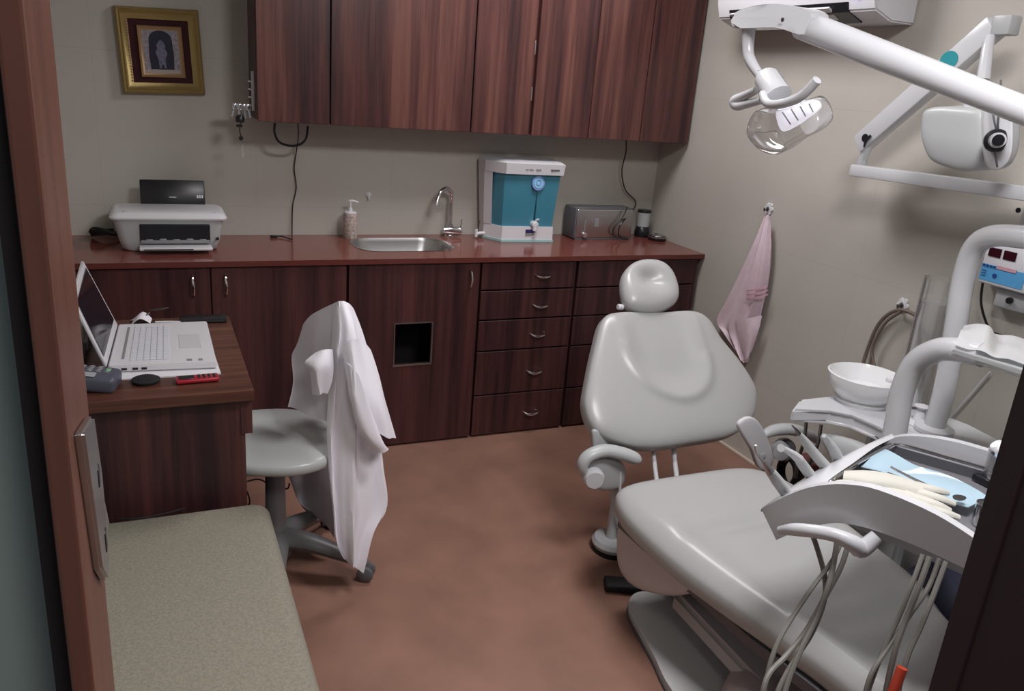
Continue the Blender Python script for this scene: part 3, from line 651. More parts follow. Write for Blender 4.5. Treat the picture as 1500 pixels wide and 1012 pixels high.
lathe(b, [(0, .06), (.05, .06), (.055, .12), (.034, .16), (0, .16)], sc); obj('star_base', b, mat('base_grey', (.15, .15, .155), .4), t)
for e, a in ends:
    b = B()
    for s in (-1, 1):
        c = e+V((-math.sin(a)*.016*s, math.cos(a)*.016*s, .027)); lathe(b, [(0, -.009), (.022, -.009), (.027, -.005), (.027, .005), (.022, .009), (0, .009)], c, (-math.sin(a), math.cos(a), 0), 20)
    tube(b, [e+V((0, 0, .03)), e+V((0, 0, .066))], [.018, .012], 10, 0); obj('caster', b, GREYD, t)
b = B(); tube(b, [(-2.03, -1.30, .43), (-1.955, -1.30, .45), (-1.93, -1.30, .55), (-1.935, -1.30, .72)], .012, 10, 5); obj('back_post', b, GREYD, t)
b = B(); box(b, -1.965, -1.93, -1.40, -1.22, .66, .86, .015, 3); obj('backrest', b, STOOLV, t)
def G(rows, dy=0): return [[Y(u, v, y+dy) for u, v, y in r] for r in rows]
def foldf(a1, f1, a2=0, f2=0, ph=0):
    def f(p, i, j):
        e = min(1, 4*j); return V((.25, -1, 0)).normalized()*(a1*math.sin(f1*i*2*math.pi+ph+j*2.2)*e+a2*math.sin(f2*i*2*math.pi+j*7+1)*e)
    return f
t = thing('white_coat', 'white doctor coat draped over the back of the office stool', 'coat', (-1.93, -1.42, .07))
b = B()
patch(b, G([[(497, 441, -1.43), (484, 447, -1.38), (468, 455, -1.32), (455, 463, -1.27), (445, 475, -1.22)],
            [(500, 480, -1.46), (482, 482, -1.41), (464, 488, -1.35), (449, 495, -1.28), (437, 505, -1.23)],
            [(500, 530, -1.47), (482, 533, -1.42), (462, 535, -1.35), (446, 533, -1.28), (430, 524, -1.23)],
            [(497, 580, -1.47), (482, 582, -1.43), (460, 578, -1.38), (445, 572, -1.33), (431, 560, -1.28)],
            [(492, 622, -1.49), (478, 618, -1.48), (460, 610, -1.42), (440, 602, -1.36), (422, 596, -1.31)]]), 6, .002, foldf(.008, 1.6, .003, 3))
obj('back_panel', b, COAT, t)
b = B()
patch(b, G([[(488, 445, -1.40), (494, 442, -1.42), (503, 441, -1.43), (512, 445, -1.41), (518, 452, -1.36)],
            [(486, 482, -1.44), (499, 478, -1.48), (511, 476, -1.49), (522, 479, -1.46), (530, 484, -1.40)],
            [(483, 522, -1.46), (498, 520, -1.50), (513, 520, -1.51), (529, 522, -1.48), (540, 524, -1.42)],
            [(480, 570, -1.47), (497, 570, -1.51), (514, 568, -1.51), (532, 570, -1.48), (548, 572, -1.43)],
            [(477, 622, -1.49), (496, 622, -1.52), (514, 622, -1.52), (532, 625, -1.49), (552, 628, -1.44)],
            [(479, 682, -1.51), (495, 685, -1.53), (513, 688, -1.53), (536, 688, -1.50), (558, 682, -1.46)],
            [(484, 738, -1.52), (499, 742, -1.54), (516, 745, -1.54), (541, 743, -1.51), (565, 738, -1.48)],
            [(490, 790, -1.53), (503, 790, -1.55), (516, 790, -1.55), (531, 789, -1.53), (546, 776, -1.50)],
            [(502, 815, -1.53), (509, 823, -1.55), (516, 829, -1.55), (524, 834, -1.54), (531, 836, -1.52)]]), 6, .002, foldf(.014, 2.1, .005, 4.5))
obj('front_panel', b, COAT, t)
b = B()
patch(b, G([[(500, 505, -1.52), (515, 497, -1.54), (530, 498, -1.52), (543, 512, -1.46)],
            [(506, 545, -1.54), (523, 545, -1.57), (543, 548, -1.54), (557, 556, -1.47)],
            [(513, 590, -1.56), (532, 592, -1.59), (554, 594, -1.56), (570, 600, -1.48)],
            [(535, 622, -1.56), (550, 632, -1.585), (567, 640, -1.55), (582, 643, -1.48)]]), 6, .003, foldf(.010, 1.4, .003, 3))
patch(b, G([[(504, 530, -1.53), (512, 535, -1.56), (525, 548, -1.57)], [(512, 580, -1.56), (526, 590, -1.59), (542, 600, -1.58)], [(522, 625, -1.57), (540, 640, -1.60), (560, 645, -1.58)], [(538, 650, -1.56), (553, 663, -1.58), (570, 658, -1.56)]]), 6, .003, foldf(.006, 1.2))
obj('sleeve', b, COAT, t)
b = B()
patch(b, G([[(486, 512, -1.49), (476, 512, -1.52), (462, 518, -1.50)], [(486, 535, -1.50), (470, 535, -1.55), (446, 530, -1.50)], [(484, 555, -1.50), (468, 552, -1.55), (455, 541, -1.50)], [(478, 575, -1.50), (470, 577, -1.53), (459, 577, -1.50)]]), 6, .003, foldf(.007, 1.2))
obj('cuff', b, COAT, t)
b = B()
patch(b, G([[(410, 670, -1.12), (432, 670, -1.14), (458, 670, -1.18), (490, 670, -1.24)], [(425, 705, -1.13), (443, 708, -1.15), (463, 710, -1.20), (490, 710, -1.26)], [(438, 735, -1.14), (450, 748, -1.16), (468, 746, -1.22), (490, 742, -1.28)], [(470, 752, -1.2), (474, 762, -1.22), (482, 776, -1.26), (492, 790, -1.3)]]), 6, .002, foldf(.01, 1.5))
obj('tail_panel', b, COAT, t)
b = B(); tube(b, [Y(362, 705, -1.0), Y(380, 702, -1.0), Y(400, 712, -1.02), Y(420, 716, -1.05), Y(424, 708, -1.05)], .003, 6, 5); tube(b, [Y(360, 745, -1.0), Y(366, 735, -1.0), Y(362, 720, -1.0)], .003, 6, 5)
tag(obj('floor_cable', b, BLACKM), 'thin dark cable looping under the desk behind the stool column', 'cable')
# ---------------------------------------------------------------- towel and hooks on the right wall
def rosette_hook(u, v, label):
    p = X(u, v, -.001); t = thing('wall_hook', label, 'hook', p, 'white scalloped wall hooks')
    b = B()
    for k in range(6):
        a = math.pi*k/3; lathe(b, [(0, 0), (.011, 0), (.009, .006), (0, .008)], p+V((0, math.cos(a)*.016, math.sin(a)*.018)), (-1, 0, 0), 12)
    lathe(b, [(0, 0), (.02, 0), (.018, .008), (0, .01)], p, (-1, 0, 0)); obj('rosette', b, WHITE, t)
    b = B(); tube(b, [p+V((-.008, 0, .008)), p+V((-.02, 0, 0)), p+V((-.026, 0, -.008)), p+V((-.028, 0, .004))], .004, 8, 4); lathe(b, [(0, .009), (.010, .009), (.008, .014), (0, .015)], p, (-1, 0, 0)); obj('hook', b, DSTEEL, t)
rosette_hook(1127, 306, 'white scalloped hook on the right wall holding the pink towel')
rosette_hook(1323, 447, 'white scalloped hook on the right wall above the hose loop')
def GX(rows): return [[X(u, v, x) for u, v, x in r] for r in rows]
t = thing('pink_towel', 'pink terry towel hanging from the hook on the right wall', 'towel', X(1100, 530, -.03))
b = B()
patch(b, GX([[(1121, 318, -.03), (1124, 315, -.04), (1127, 315, -.045), (1130, 317, -.03)],
             [(1104, 360, -.03), (1113, 360, -.05), (1122, 360, -.055), (1131, 360, -.03)],
             [(1085, 402, -.02), (1100, 404, -.05), (1115, 406, -.055), (1129, 406, -.02)],
             [(1067, 440, -.02), (1086, 445, -.045), (1106, 446, -.05), (1122, 444, -.02)],
             [(1053, 470, -.02), (1072, 480, -.04), (1092, 484, -.045), (1113, 480, -.02)],
             [(1064, 488, -.02), (1078, 502, -.035), (1090, 508, -.035), (1104, 508, -.02)],
             [(1086, 520, -.02), (1089, 528, -.03), (1093, 531, -.03), (1097, 524, -.02)]]), 6, .003, lambda p, i, j: V((-.012*math.sin(i*3.2*2*math.pi+j*1.5)*min(1, j*3+.2)-.004, 0, 0)))
obj('towel_cloth', b, PINK, t)
b = B(); patch(b, GX([[(1078, 470, -.06), (1096, 466, -.072), (1116, 462, -.05)], [(1082, 490, -.06), (1097, 488, -.072), (1111, 485, -.05)], [(1090, 528, -.05), (1094, 526, -.06), (1102, 512, -.045)]]), 5, .003); obj('folded_corner', b, PINK, t)
b = B()
for k in range(3): patch(b, GX([[(1093, 425+k*6, -.068), (1108, 423+k*6, -.075), (1125, 418+k*6, -.045)], [(1093, 427+k*6, -.068), (1108, 425+k*6, -.075), (1125, 420+k*6, -.045)]]), 4, .002)
obj('woven_border', b, mat('pink_border', (.60, .33, .43), .9), t)
b = B(); tube(b, [X(1262, 548, -.03), X(1268, 520, -.02), X(1285, 478, -.02), X(1305, 458, -.025), X(1326, 455, -.03), X(1345, 470, -.03), X(1345, 520, -.03), X(1330, 560, -.03)], .007, 10, 6); tube(b, [X(1320, 456, -.03), X(1296, 474, -.03), X(1278, 510, -.03), X(1283, 540, -.03), X(1298, 556, -.03)], .006, 10, 6)
tag(obj('hose', b, mat('brown_rubber', (.16, .12, .10), .5)), 'brown rubber hose looped over the wall hook behind the spittoon', 'hose')
# ---------------------------------------------------------------- air conditioner
t = thing('air_conditioner', 'white split air conditioner high on the right wall', 'air conditioner', (-.1, -1.12, 1.87))
ac = [(0, 2.14), (-.16, 2.14), (-.20, 2.10), (-.21, 1.98), (-.19, 1.915), (-.11, 1.885), (0, 1.885)]
b = B(); prism(b, [V((x-.001, -.60, z)) for x, z in ac], (0, -.86, 0)); bmesh.ops.bevel(b, geom=b.edges[:], offset=.006, segments=2, affect='EDGES'); obj('housing', b, WHITE, t)
b = B(); prism(b, [V((x, -.68, z)) for x, z in ((-.202, 1.945), (-.191, 1.912), (-.12, 1.883), (-.12, 1.90), (-.18, 1.93))], (0, -.66, 0)); obj('air_outlet', b, BLACK, t, False)
b = B(); prism(b, [V((x, -.70, z)) for x, z in ((-.212, 1.926), (-.155, 1.893), (-.153, 1.897), (-.208, 1.932))], (0, -.56, 0)); obj('louvre', b, WHITE, t, False)
b = B(); lathe(b, [(0, 0), (.006, 0), (.006, .004), (0, .004)], (-.2115, -1.38, 1.962), (-1, 0, 0)); obj('indicator_lamp', b, mat('violet_led', (.2, .1, .9), .3, emit=(.25, .1, 1), es=6), t)
# ---------------------------------------------------------------- x-ray unit on wall arm
t = thing('xray_unit', 'white wall-mounted dental x-ray head on a folding arm', 'x-ray unit', (-.05, -2.15, 1.2))
def beam(bm, p, q, w, h, bev=.006, up=V((0, 0, 1))):
    p, q = V(p), V(q); d = (q-p); Lx = d.length; x = d.normalized(); y = up.cross(x).normalized(); z = x.cross(y)
    box(bm, 0, Lx, -w/2, w/2, -h/2, h/2, bev, 2, frame_M(p, x, y, z))
A0, A1 = X(1250, 249, -.14), X(1530, 287, -.10)
b = B(); beam(b, A0, A1, .045, .042); obj('lower_arm', b, ENAMEL, t)
b = B(); w = X(1475, 330, 0)
box(b, -.03, -.001, A1.y+.02, A1.y+.10, A1.z-.16, A1.z+.06, .006); box(b, -.10, -.02, A1.y-.02, A1.y+.04, A1.z-.05, A1.z+.01, .006); obj('wall_bracket', b, ENAMEL, t)
b = B(); lathe(b, [(0, 0), (.008, 0), (.008, .003), (0, .003)], X(1492, 308, -.031), (-1, 0, 0)); obj('bolt', b, BLACK, t)
J = X(1268, 206, -.14); K = X(1460, 38, -.17)
b = B(); lathe(b, [(0, 0), (.018, 0), (.018, .03), (0, .03)], A0+V((0, -.03, .018))); tube(b, [A0+V((0, -.03, .03)), J+V((0, -.02, -.01))], .016, 12, 0); lathe(b, [(0, -.02), (.022, -.02), (.022, .02), (0, .02)], J, (1, 0, 0)); obj('elbow_joint', b, GREYW, t)
b = B(); lathe(b, [(0, -.026), (.014, -.026), (.014, .026), (0, .026)], J+V((0, -.018, .01)), (1, 0, 0)); tube(b, [J+V((-.02, -.02, -.02)), J+V((-.03, -.03, .0)), J+V((-.03, -.045, .02))], .005, 8, 4); obj('elbow_knob', b, BLACK, t)
b = B(); beam(b, J+(J-K).normalized()*.025, K, .045, .070, .006); obj('upper_arm', b, ENAMEL, t)
b = B(); d = (K-J).normalized(); beam(b, K, K+V((0, -.06, .0)), .05, .055); obj('arm_head', b, GREYW, t)
dn = (K-J).normalized(); yv = V((0, 0, 1)).cross(dn).normalized(); zv = dn.cross(yv); cpt = J.lerp(K, .62)
b = B(); side = -yv if (-yv).x < 0 else yv
lathe(b, [(0, 0), (.034, 0), (.034, .0012), (0, .0012)], onp(1390, 88, cpt+side*.0232, side), side, sx=.8, sy=1); o = obj('oval_badge', b, mat('teal_badge', (.03, .30, .34), .4), t)
b = B(); Hx = -.26; tube(b, [X(1450, 55, -.20), X(1446, 75, -.22), X(1440, 118, -.24)], [.014, .016, .019], 14, 3); lathe(b, [(0, 0), (.024, 0), (.026, .02), (0, .02)], X(1424, 156, -.27)-V((0, 0, .005))); obj('swivel_stem', b, ENAMEL, t)
b = B()
outl = [(1378, 160), (1400, 155), (1425, 156), (1450, 158), (1466, 165), (1470, 205), (1460, 240), (1440, 250), (1410, 244), (1386, 232), (1374, 205), (1373, 178)]
pillow(b, [X(u, v, -.27) for u, v in outl], (-1, .15, -.1), .07, .07, e=9); head = obj('tube_head', b, GREYW, t)
b = B(); outl2 = [(1440, 158), (1462, 152), (1478, 165), (1481, 205), (1475, 235), (1458, 249), (1446, 240), (1438, 200)]
pillow(b, [X(u, v, -.335) for u, v in outl2], (-.6, -.8, 0), .02, .03, e=7); obj('side_cover', b, ENAMEL, t)
c = X(1459, 206, -.35); ax = V((-.75, -.65, .05))
b = B(); lathe(b, [(0, -.01), (.031, -.01), (.031, .012), (.024, .018), (0, .018)], c, ax, 24); obj('dial', b, BLACK, t)
b = B(); lathe(b, [(0, .015), (.021, .015), (.020, .055), (0, .056)], c, ax, 24); k = obj('dial_cap', b, ENAMEL, t)
b = B(); lathe(b, [(0, .054), (.015, .054), (.015, .060), (0, .060)], c, ax, 20); obj('cap_centre', b, BLACK, k)
b = B(); tube(b, [X(1452, 120, -.25), X(1453, 150, -.36), X(1457, 180, -.375), c+V((0, 0, .02))], .003, 6, 5); tube(b, [X(1466, 118, -.25), X(1466, 150, -.36), X(1462, 175, -.375), c+V((0, 0, .02))], .003, 6, 5); tube(b, [c+V((-.02, -.02, -.03)), X(1461, 245, -.365)], .003, 6, 0); obj('lead', b, GREYD, t)
# control box
t = thing('control_box', 'white control box with two dark displays and blue keypad on the right wall', 'control panel', (-.03, -2.08, 1.09))
cA, cB, cC, cD = X(1434, 350, -.055), X(1512, 352, -.055), X(1512, 428, -.055), X(1436, 408, -.055)
b = B(); y0, y1 = -2.17, -1.972; z0, z1 = 1.092, 1.248
box(b, -.055, -.001, y0, y1, z0, z1, .008, 3); cb = obj('case', b, WHITE, t)
b = B(); box(b, -.0565, -.055, -2.122, y1-.004, z0+.012, z0+.064, .0005, 1); obj('blue_keypad', b, mat('blue_panel', (.10, .38, .70), .4), cb, False)
b = B()
DR = mat('dark_red_display', (.035, .004, .01), .15); b.free()
for yy in (-2.008, -2.058): b = B(); box(b, -.058, -.055, yy-.021, yy+.021, z0+.090, z0+.118, .001, 1); obj('display', b, DR, cb, False)
b = B()
for k in range(4): lathe(b, [(0, 0), (.004, 0), (.004, .003), (0, .003)], (-.0565, y1-.012-.012*k, z0+.060), (-1, 0, 0), 10)
lathe(b, [(0, 0), (.007, 0), (.007, .003), (0, .003)], (-.0565, y1-.055, z0+.034), (-1, 0, 0), 12)
for k in range(3): box(b, -.058, -.056, y1-.024, y1-.010, z0+.026+k*.008, z0+.028+k*.008)
obj('button', b, mat('navy_button', (.02, .06, .25), .4), cb, False)
b = B(); box(b, -.059, -.056, y1-.120, y1-.055, z0+.056, z0+.068, .001, 1); obj('button_strip', b, mat('pink_buttons', (.6, .35, .4), .4), cb, False)
b = B(); box(b, -.035, -.001, y0+.03, -2.03, 1.03, 1.088, .006); sb = obj('socket_box', b, GREYW); tag(sb, 'small pale socket box on the wall below the control box', 'socket')
b = B(); lathe(b, [(0, 0), (.01, 0), (.01, .01), (0, .01)], (-.036, -2.085, 1.060), (-1, 0, 0)); obj('socket_knob', b, BLACK, sb)
b = B(); tube(b, [X(1440, 412, -.03), X(1437, 440, -.03), X(1442, 465, -.03), X(1452, 485, -.03), X(1470, 492, -.02)], .004, 8, 5); tag(obj('black_lead', b, BLACK), 'black lead curving down from the control box', 'cable')
# ---------------------------------------------------------------- dental spittoon unit
t = thing('spittoon_unit', 'white dental spittoon column with porcelain bowl beside the dental chair', 'spittoon unit', (-.3, -2.05, 0))
zd = .65
dk = [Z(1160, 600, zd), Z(1172, 584, zd), Z(1230, 578, zd), V((-.13, -1.86, zd)), V((-.09, -2.1, zd)), V((-.12, -2.32, zd)), V((-.40, -2.34, zd)), Z(1312, 640, zd), Z(1285, 622, zd), Z(1250, 607, zd), Z(1215, 600, zd)]
b = B(); prism(b, dk, (0, 0, -.045)); bmesh.ops.bevel(b, geom=b.edges[:], offset=.008, segments=3, affect='EDGES'); obj('deck', b, ENAMEL, t)
b = B(); prism(b, [V((-.38, -2.18, .0)), V((-.12, -2.18, .0)), V((-.12, -1.98, .0)), V((-.33, -1.92, 0)), V((-.40, -2.0, .0))], (0, 0, .604)); bmesh.ops.bevel(b, geom=b.edges[:], offset=.02, segments=3, affect='EDGES'); obj('column', b, GREYW, t)
b = B(); pillow(b, [X(u, v, -.47) for u, v in ((1205, 636), (1250, 645), (1290, 668), (1300, 700), (1270, 715), (1235, 690), (1215, 660))], (-1, 0, 0), .03, .04); obj('side_cover', b, GREYW, t)
bc = Z(1261, 588, zd+.0); bc = V((bc.x, bc.y, zd))
b = B(); lathe(b, [(0, 0), (.085, 0), (.09, .012), (.082, .018), (.095, .03), (.118, .06), (.123, .085), (.125, .098), (.119, .10), (.110, .085), (.09, .045), (.05, .028), (0, .024)], bc, seg=40); obj('bowl', b, mat('porcelain', (.78, .79, .80), .12, coat=.5), t)
b = B(); q = bc+V((.10, -.06, .085)); tube(b, [q+V((.04, -.03, -.075)), q+V((.035, -.02, -.01)), q, q+V((-.05, .02, .005))], [.018, .018, .014, .008], 12, 5); obj('rinse_spout', b, WHITE, t)
b = B(); q = Z(1345, 620, zd); lathe(b, [(0, 0), (.05, 0), (.05, .006), (.02, .01), (.012, .05), (.02, .055), (.024, .06), (0, .062)], q); obj('cup_stand', b, WHITE, t)
b = B()
for pts in ([(1181, 618), (1178, 645), (1170, 672), (1165, 700)], [(1203, 622), (1198, 650), (1188, 675), (1180, 695)]): tube(b, [X(u, v, -.42) for u, v in pts], .006, 8, 5)
obj('suction_hose', b, DSTEEL, t)
# tall clear cylinder lamp/bottle on the deck
t = thing('glass_cylinder', 'tall clear glass cylinder standing behind the white post', 'glass cylinder', V((-.15, -1.92, .652)))
g0 = Z(1352, 600, .652); 
b = B(); gc = V((-.15, -1.915, .652)); lathe(b, [(0, 0), (.045, 0), (.05, .004), (.050, .44), (.047, .44), (.046, .01), (0, .008)], gc, seg=28); obj('cylinder', b, GLASS, t)
b = B(); lathe(b, [(.0, .01), (.044, .01), (.044, .36), (0, .36)], gc, seg=24); obj('frosted_core', b, glassmat('hazy_core', (1, 1, 1), .22, .3), t)
# post with arch
t = thing('lamp_post', 'thick white tube post bending over at the right, carrying the operating lamp', 'operating lamp', (-.33, -2.18, .65))
p0 = V((-.33, -2.165, .652)); pb = Z(1386, 622, .652)
pp = [X(1379, 625, -.27), X(1386, 560, -.27), X(1401, 470, -.27), X(1411, 410, -.27), X(1428, 362, -.275), X(1460, 345, -.29), X(1530, 352, -.32)]
pp[0] = V((pp[1].x, pp[1].y-.0, .652))
b = B(); tube(b, pp, .0315, 20, 6); pp_e = pp[-1]
tube(b, [pp_e, pp_e+V((-.02, -.10, .01)), pp_e+V((-.05, -.17, .08)), pp_e+V((-.06, -.19, .22))], .035, 20, 6); obj('post', b, ENAMEL, t)
b = B(); lathe(b, [(0, 0), (.058, 0), (.058, .012), (.045, .02), (0, .02)], pp[0]); obj('collar', b, ENAMEL, t)
AE = V((-.36, -2.62, 1.60))
# lamp arm: thick tube rising to the left
q0, q1 = X(1500, 162, -.52), X(1180, 38, -.66)
ext = q0+(q0-q1)*.55
b = B(); tube(b, [q1+(q1-q0)*.02, q1.lerp(q0, .3), q1.lerp(q0, .7), q0, ext], [.041, .040, .036, .033, .033], 22, 4); obj('lamp_arm', b, ENAMEL, t)
b = B(); tube(b, [ext, pp_e+V((-.06, -.19, .22))], [.036, .034], 16, 0); obj('arm_pivot', b, ENAMEL, t)
e0 = [X(1083, 26, -.70), X(1086, 42, -.70), X(1148, 42, -.69), X(1190, 52, -.66), X(1200, 20, -.66), X(1165, 9, -.67), X(1130, 8, -.69), X(1100, 15, -.70)]
b = B(); e0 = cat([p+V((.034, 0, 0)) for p in e0], 4, True); prism(b, e0, (-.068, 0, 0)); bmesh.ops.bevel(b, geom=[e for e in b.edges if abs((e.verts[0].co-e.verts[1].co).x) < .001], offset=.010, segments=3, affect='EDGES'); hd = obj('arm_elbow_cover', b, ENAMEL, t)
b = B(); lathe(b, [(0, 0), (.006, 0), (.006, .003), (0, .003)], X(1147, 29, -.725), (-1, 0, 0)); obj('screw', b, DSTEEL, hd)
xl = -.70
b = B(); tube(b, [X(1097, 40, xl), X(1096, 75, xl), X(1101, 92, xl), X(1114, 112, xl)], [.022, .018, .017, .014], 14, 6); obj('drop_tube', b, ENAMEL, t)
b = B(); tube(b, [X(1112, 105, xl), X(1114, 118, xl), X(1118, 140, xl)], .012, 10, 3); obj('joint', b, DSTEEL, t)
b = B(); hb0, hb1 = X(1122, 112, xl), X(1142, 145, xl)
dd = (hb1-hb0).normalized()
lathe(b, [(0, -.010), (.030, -.006), (.037, .006), (.041, .09), (0, .09)], hb0, dd, 24, sx=1.1); obj('lamp_body', b, ENAMEL, t)
b = B(); tube(b, [X(1117, 137, xl-.05), X(1121, 148, xl-.06), X(1130, 153, xl-.07), X(1150, 151, xl-.08), X(1175, 140, xl-.08), X(1197, 117, xl-.08)], [.012, .013, .013, .014, .0145, .0135], 12, 6); obj('handle', b, ENAMEL, t)
b = B(); tube(b, [X(1108, 132, xl+.04), X(1090, 141, xl+.06), X(1076, 148, xl+.06), X(1080, 155, xl+.06), X(1096, 152, xl+.06), X(1116, 147, xl+.04)], [.012, .016, .018, .016, .014, .012], 12, 6); obj('handle', b, ENAMEL, t)
# reflector shield
nv = (hb1-hb0).normalized(); hc = X(1160, 178, xl)
b = B(); outl = [(1118, 158), (1140, 160), (1170, 152), (1193, 143), (1206, 152), (1213, 175), (1200, 192), (1175, 205), (1150, 222), (1128, 218), (1112, 205), (1104, 190), (1108, 172)]
pillow(b, [X(u, v, xl) for u, v in outl], (-.8, -.3, -.2), .06, .05, e=7); obj('clear_shield', b, GLASS, t)
b = B(); outl = [(1140, 160), (1168, 150), (1195, 146), (1202, 158), (1185, 172), (1165, 186), (1148, 192), (1140, 178)]
pillow(b, [X(u, v, xl) for u, v in outl], (-.8, -.3, -.2), .02, .02, e=3); obj('reflector', b, mat('bright_reflector', (.8, .8, .85), .15, emit=(.9, .88, 1), es=.8), t)
b = B()
for k in range(4): tube(b, [X(1146+k*13, 164-k*4, xl-.03), X(1158+k*11, 182-k*6, xl-.03)], .002, 6, 0)
obj('louvre', b, GREYM, t)
b = B(); tube(b, [X(u, v, xl-.04) for u, v in ((1106, 193), (1120, 194), (1138, 192), (1148, 205), (1150, 219), (1135, 222), (1118, 210), (1106, 193))], .002, 6, 4); obj('shield_rim', b, CLEARP, t)
# ---------------------------------------------------------------- assistant tray on bent tube
t = thing('side_tray', 'white tissue-lined tray carried on a bent white tube behind the console', 'tray', (-.5, -2.2, .62))
xt = -.55
b = B(); tp = [X(1307, 660, xt), X(1313, 620, xt), X(1322, 572, xt), X(1340, 533, xt), X(1370, 514, xt), X(1400, 512, xt), X(1440, 520, xt)]
tube(b, [V((-.36, tp[0].y+.02, .57)), V((-.45, tp[0].y, .575)), V((-.53, tp[0].y, .61)), tp[0]]+tp[1:], .0325, 20, 6); obj('bent_tube', b, ENAMEL, t)
zt_ = tp[5].z+.012
ta, tb, tc, td = Z(1392, 512, zt_), Z(1525, 552, zt_), Z(1525, 500, zt_), Z(1408, 488, zt_)
b = B(); prism(b, [ta, tb, tc, td], (0, 0, -.018)); bmesh.ops.bevel(b, geom=b.edges[:], offset=.004, segments=2, affect='EDGES'); tr = obj('tray_plate', b, CLEARP, t)
b = B(); prism(b, [ta+V((.01, .0, .002)), tb+V((0, .02, .002)), tc+V((0, -.01, .002)), td+V((0, -.01, .002))], (0, 0, -.012)); obj('tray_insert', b, GREYW, tr, False)
g = []
for r in range(5):
    row = []
    for k in range(7):
        p = ta.lerp(tb, .04+k*.15).lerp(td.lerp(tc, .04+k*.15), .06+r*.21); row.append(p+V((0, 0, .008+(.04 if (r in (1, 2, 3) and k in (0, 1, 2)) else .0)*(1-.3*abs(r-2)) - (.02 if k == 0 and r == 2 else 0)+random.uniform(0, .012))))
    g.append(row)
b = B(); patch(b, g, 5, .001); tag(obj('plastic_wrap', b, PAPERP), 'crumpled clear plastic wrap lying on the side tray', 'plastic wrap')
b = B(); tube(b, [X(1450, 545, -.02), X(1420, 580, -.02), X(1390, 615, -.02)], .004, 8, 3); tag(obj('wall_conduit', b, WHITE), 'thin white cord running down the right wall below the side tray', 'cord')
# ---------------------------------------------------------------- dental chair
t = thing('dental_chair', 'pale grey vinyl dental chair with headrest, armrests and footrest', 'dental chair', (-.93, -2.1, 0))
bp0, bp1 = V((-.855, -1.56, .41)), V((-.76, -1.20, .78)); xb = V((1, .03, 0)).normalized(); ub = (bp1-bp0).normalized(); nb = xb.cross(ub).normalized()
if nb.y > 0: nb = -nb
def bk(u, v, off=0): return onp(u, v, bp0+nb*off, nb)
outl = [(905, 461), (960, 461), (1008, 459), (1032, 470), (1052, 500), (1078, 532), (1099, 565), (1104, 588), (1096, 618), (1066, 641), (1010, 652), (950, 659), (905, 652), (868, 633), (853, 598), (857, 560), (868, 508), (880, 470)]
O3 = [bk(u, v) for u, v in outl]
cB_ = bk(975, 560); axv = (bk(1060, 560)-cB_).normalized()
L1 = [bk(*p) for p in ((930, 480), (925, 540), (945, 560), (975, 572), (1010, 568), (1040, 550), (1052, 535), (1020, 480))]
def relief_b(q):
    d = q-cB_; a = d.dot(axv); c = d.dot(ub)
    # shallow dish in the middle with a raised U-shaped roll round it
    r = math.sqrt((a/.155)**2+((c-.10)/.16)**2) if c < .10 else abs(a)/.155
    return -.025*(1-math.exp(-(max(0, 1.05-r)/.35)**2)) + .010*math.exp(-((r-1.12)/.13)**2)*(1 if c < .12 else .5)
b = B(); pillow(b, O3, nb, .055, .05, relief_b, 44, e=4.2, sm=9); obj('backrest', b, VINYL, t)
b = B(); pillow(b, [p+(cB_-p)*.1-nb*.055 for p in O3], -nb, .03, .02, None, 8, e=4); obj('back_shell', b, GREYW, t)
hp = bp1+nb*.02+ub*.10
ho = [(945, 382), (968, 386), (984, 402), (992, 428), (987, 446), (965, 458), (938, 459), (918, 450), (910, 430), (911, 405), (924, 388)]
H3 = [onp(u, v, hp, nb) for u, v in ho]; hc = sum(H3, V((0, 0, 0)))/len(H3)
def relief_h(q):
    d = q-hc; a = d.dot(axv); c = d.dot(ub); return -.042*math.exp(-((a/.058)**2+((c-.022)/.046)**2))
b = B(); pillow(b, H3, nb, .05, .055, relief_h, 26, e=2.6, sm=8); hr = obj('headrest', b, VINYL, t)
b = B(); q = onp(908, 450, hp-nb*.02, nb); lathe(b, [(0, 0), (.011, 0), (.011, .02), (.009, .022), (0, .022)], q+V((.012, 0, 0)), (-1, 0, .1), 16); obj('headrest_knob', b, WHITE, t)
b = B(); hm = hc-nb*.05; tube(b, [hm, hm-ub*.12-nb*.02, bp1-ub*.1-nb*.07], .014, 10, 4); obj('headrest_bar', b, CHROME, t)
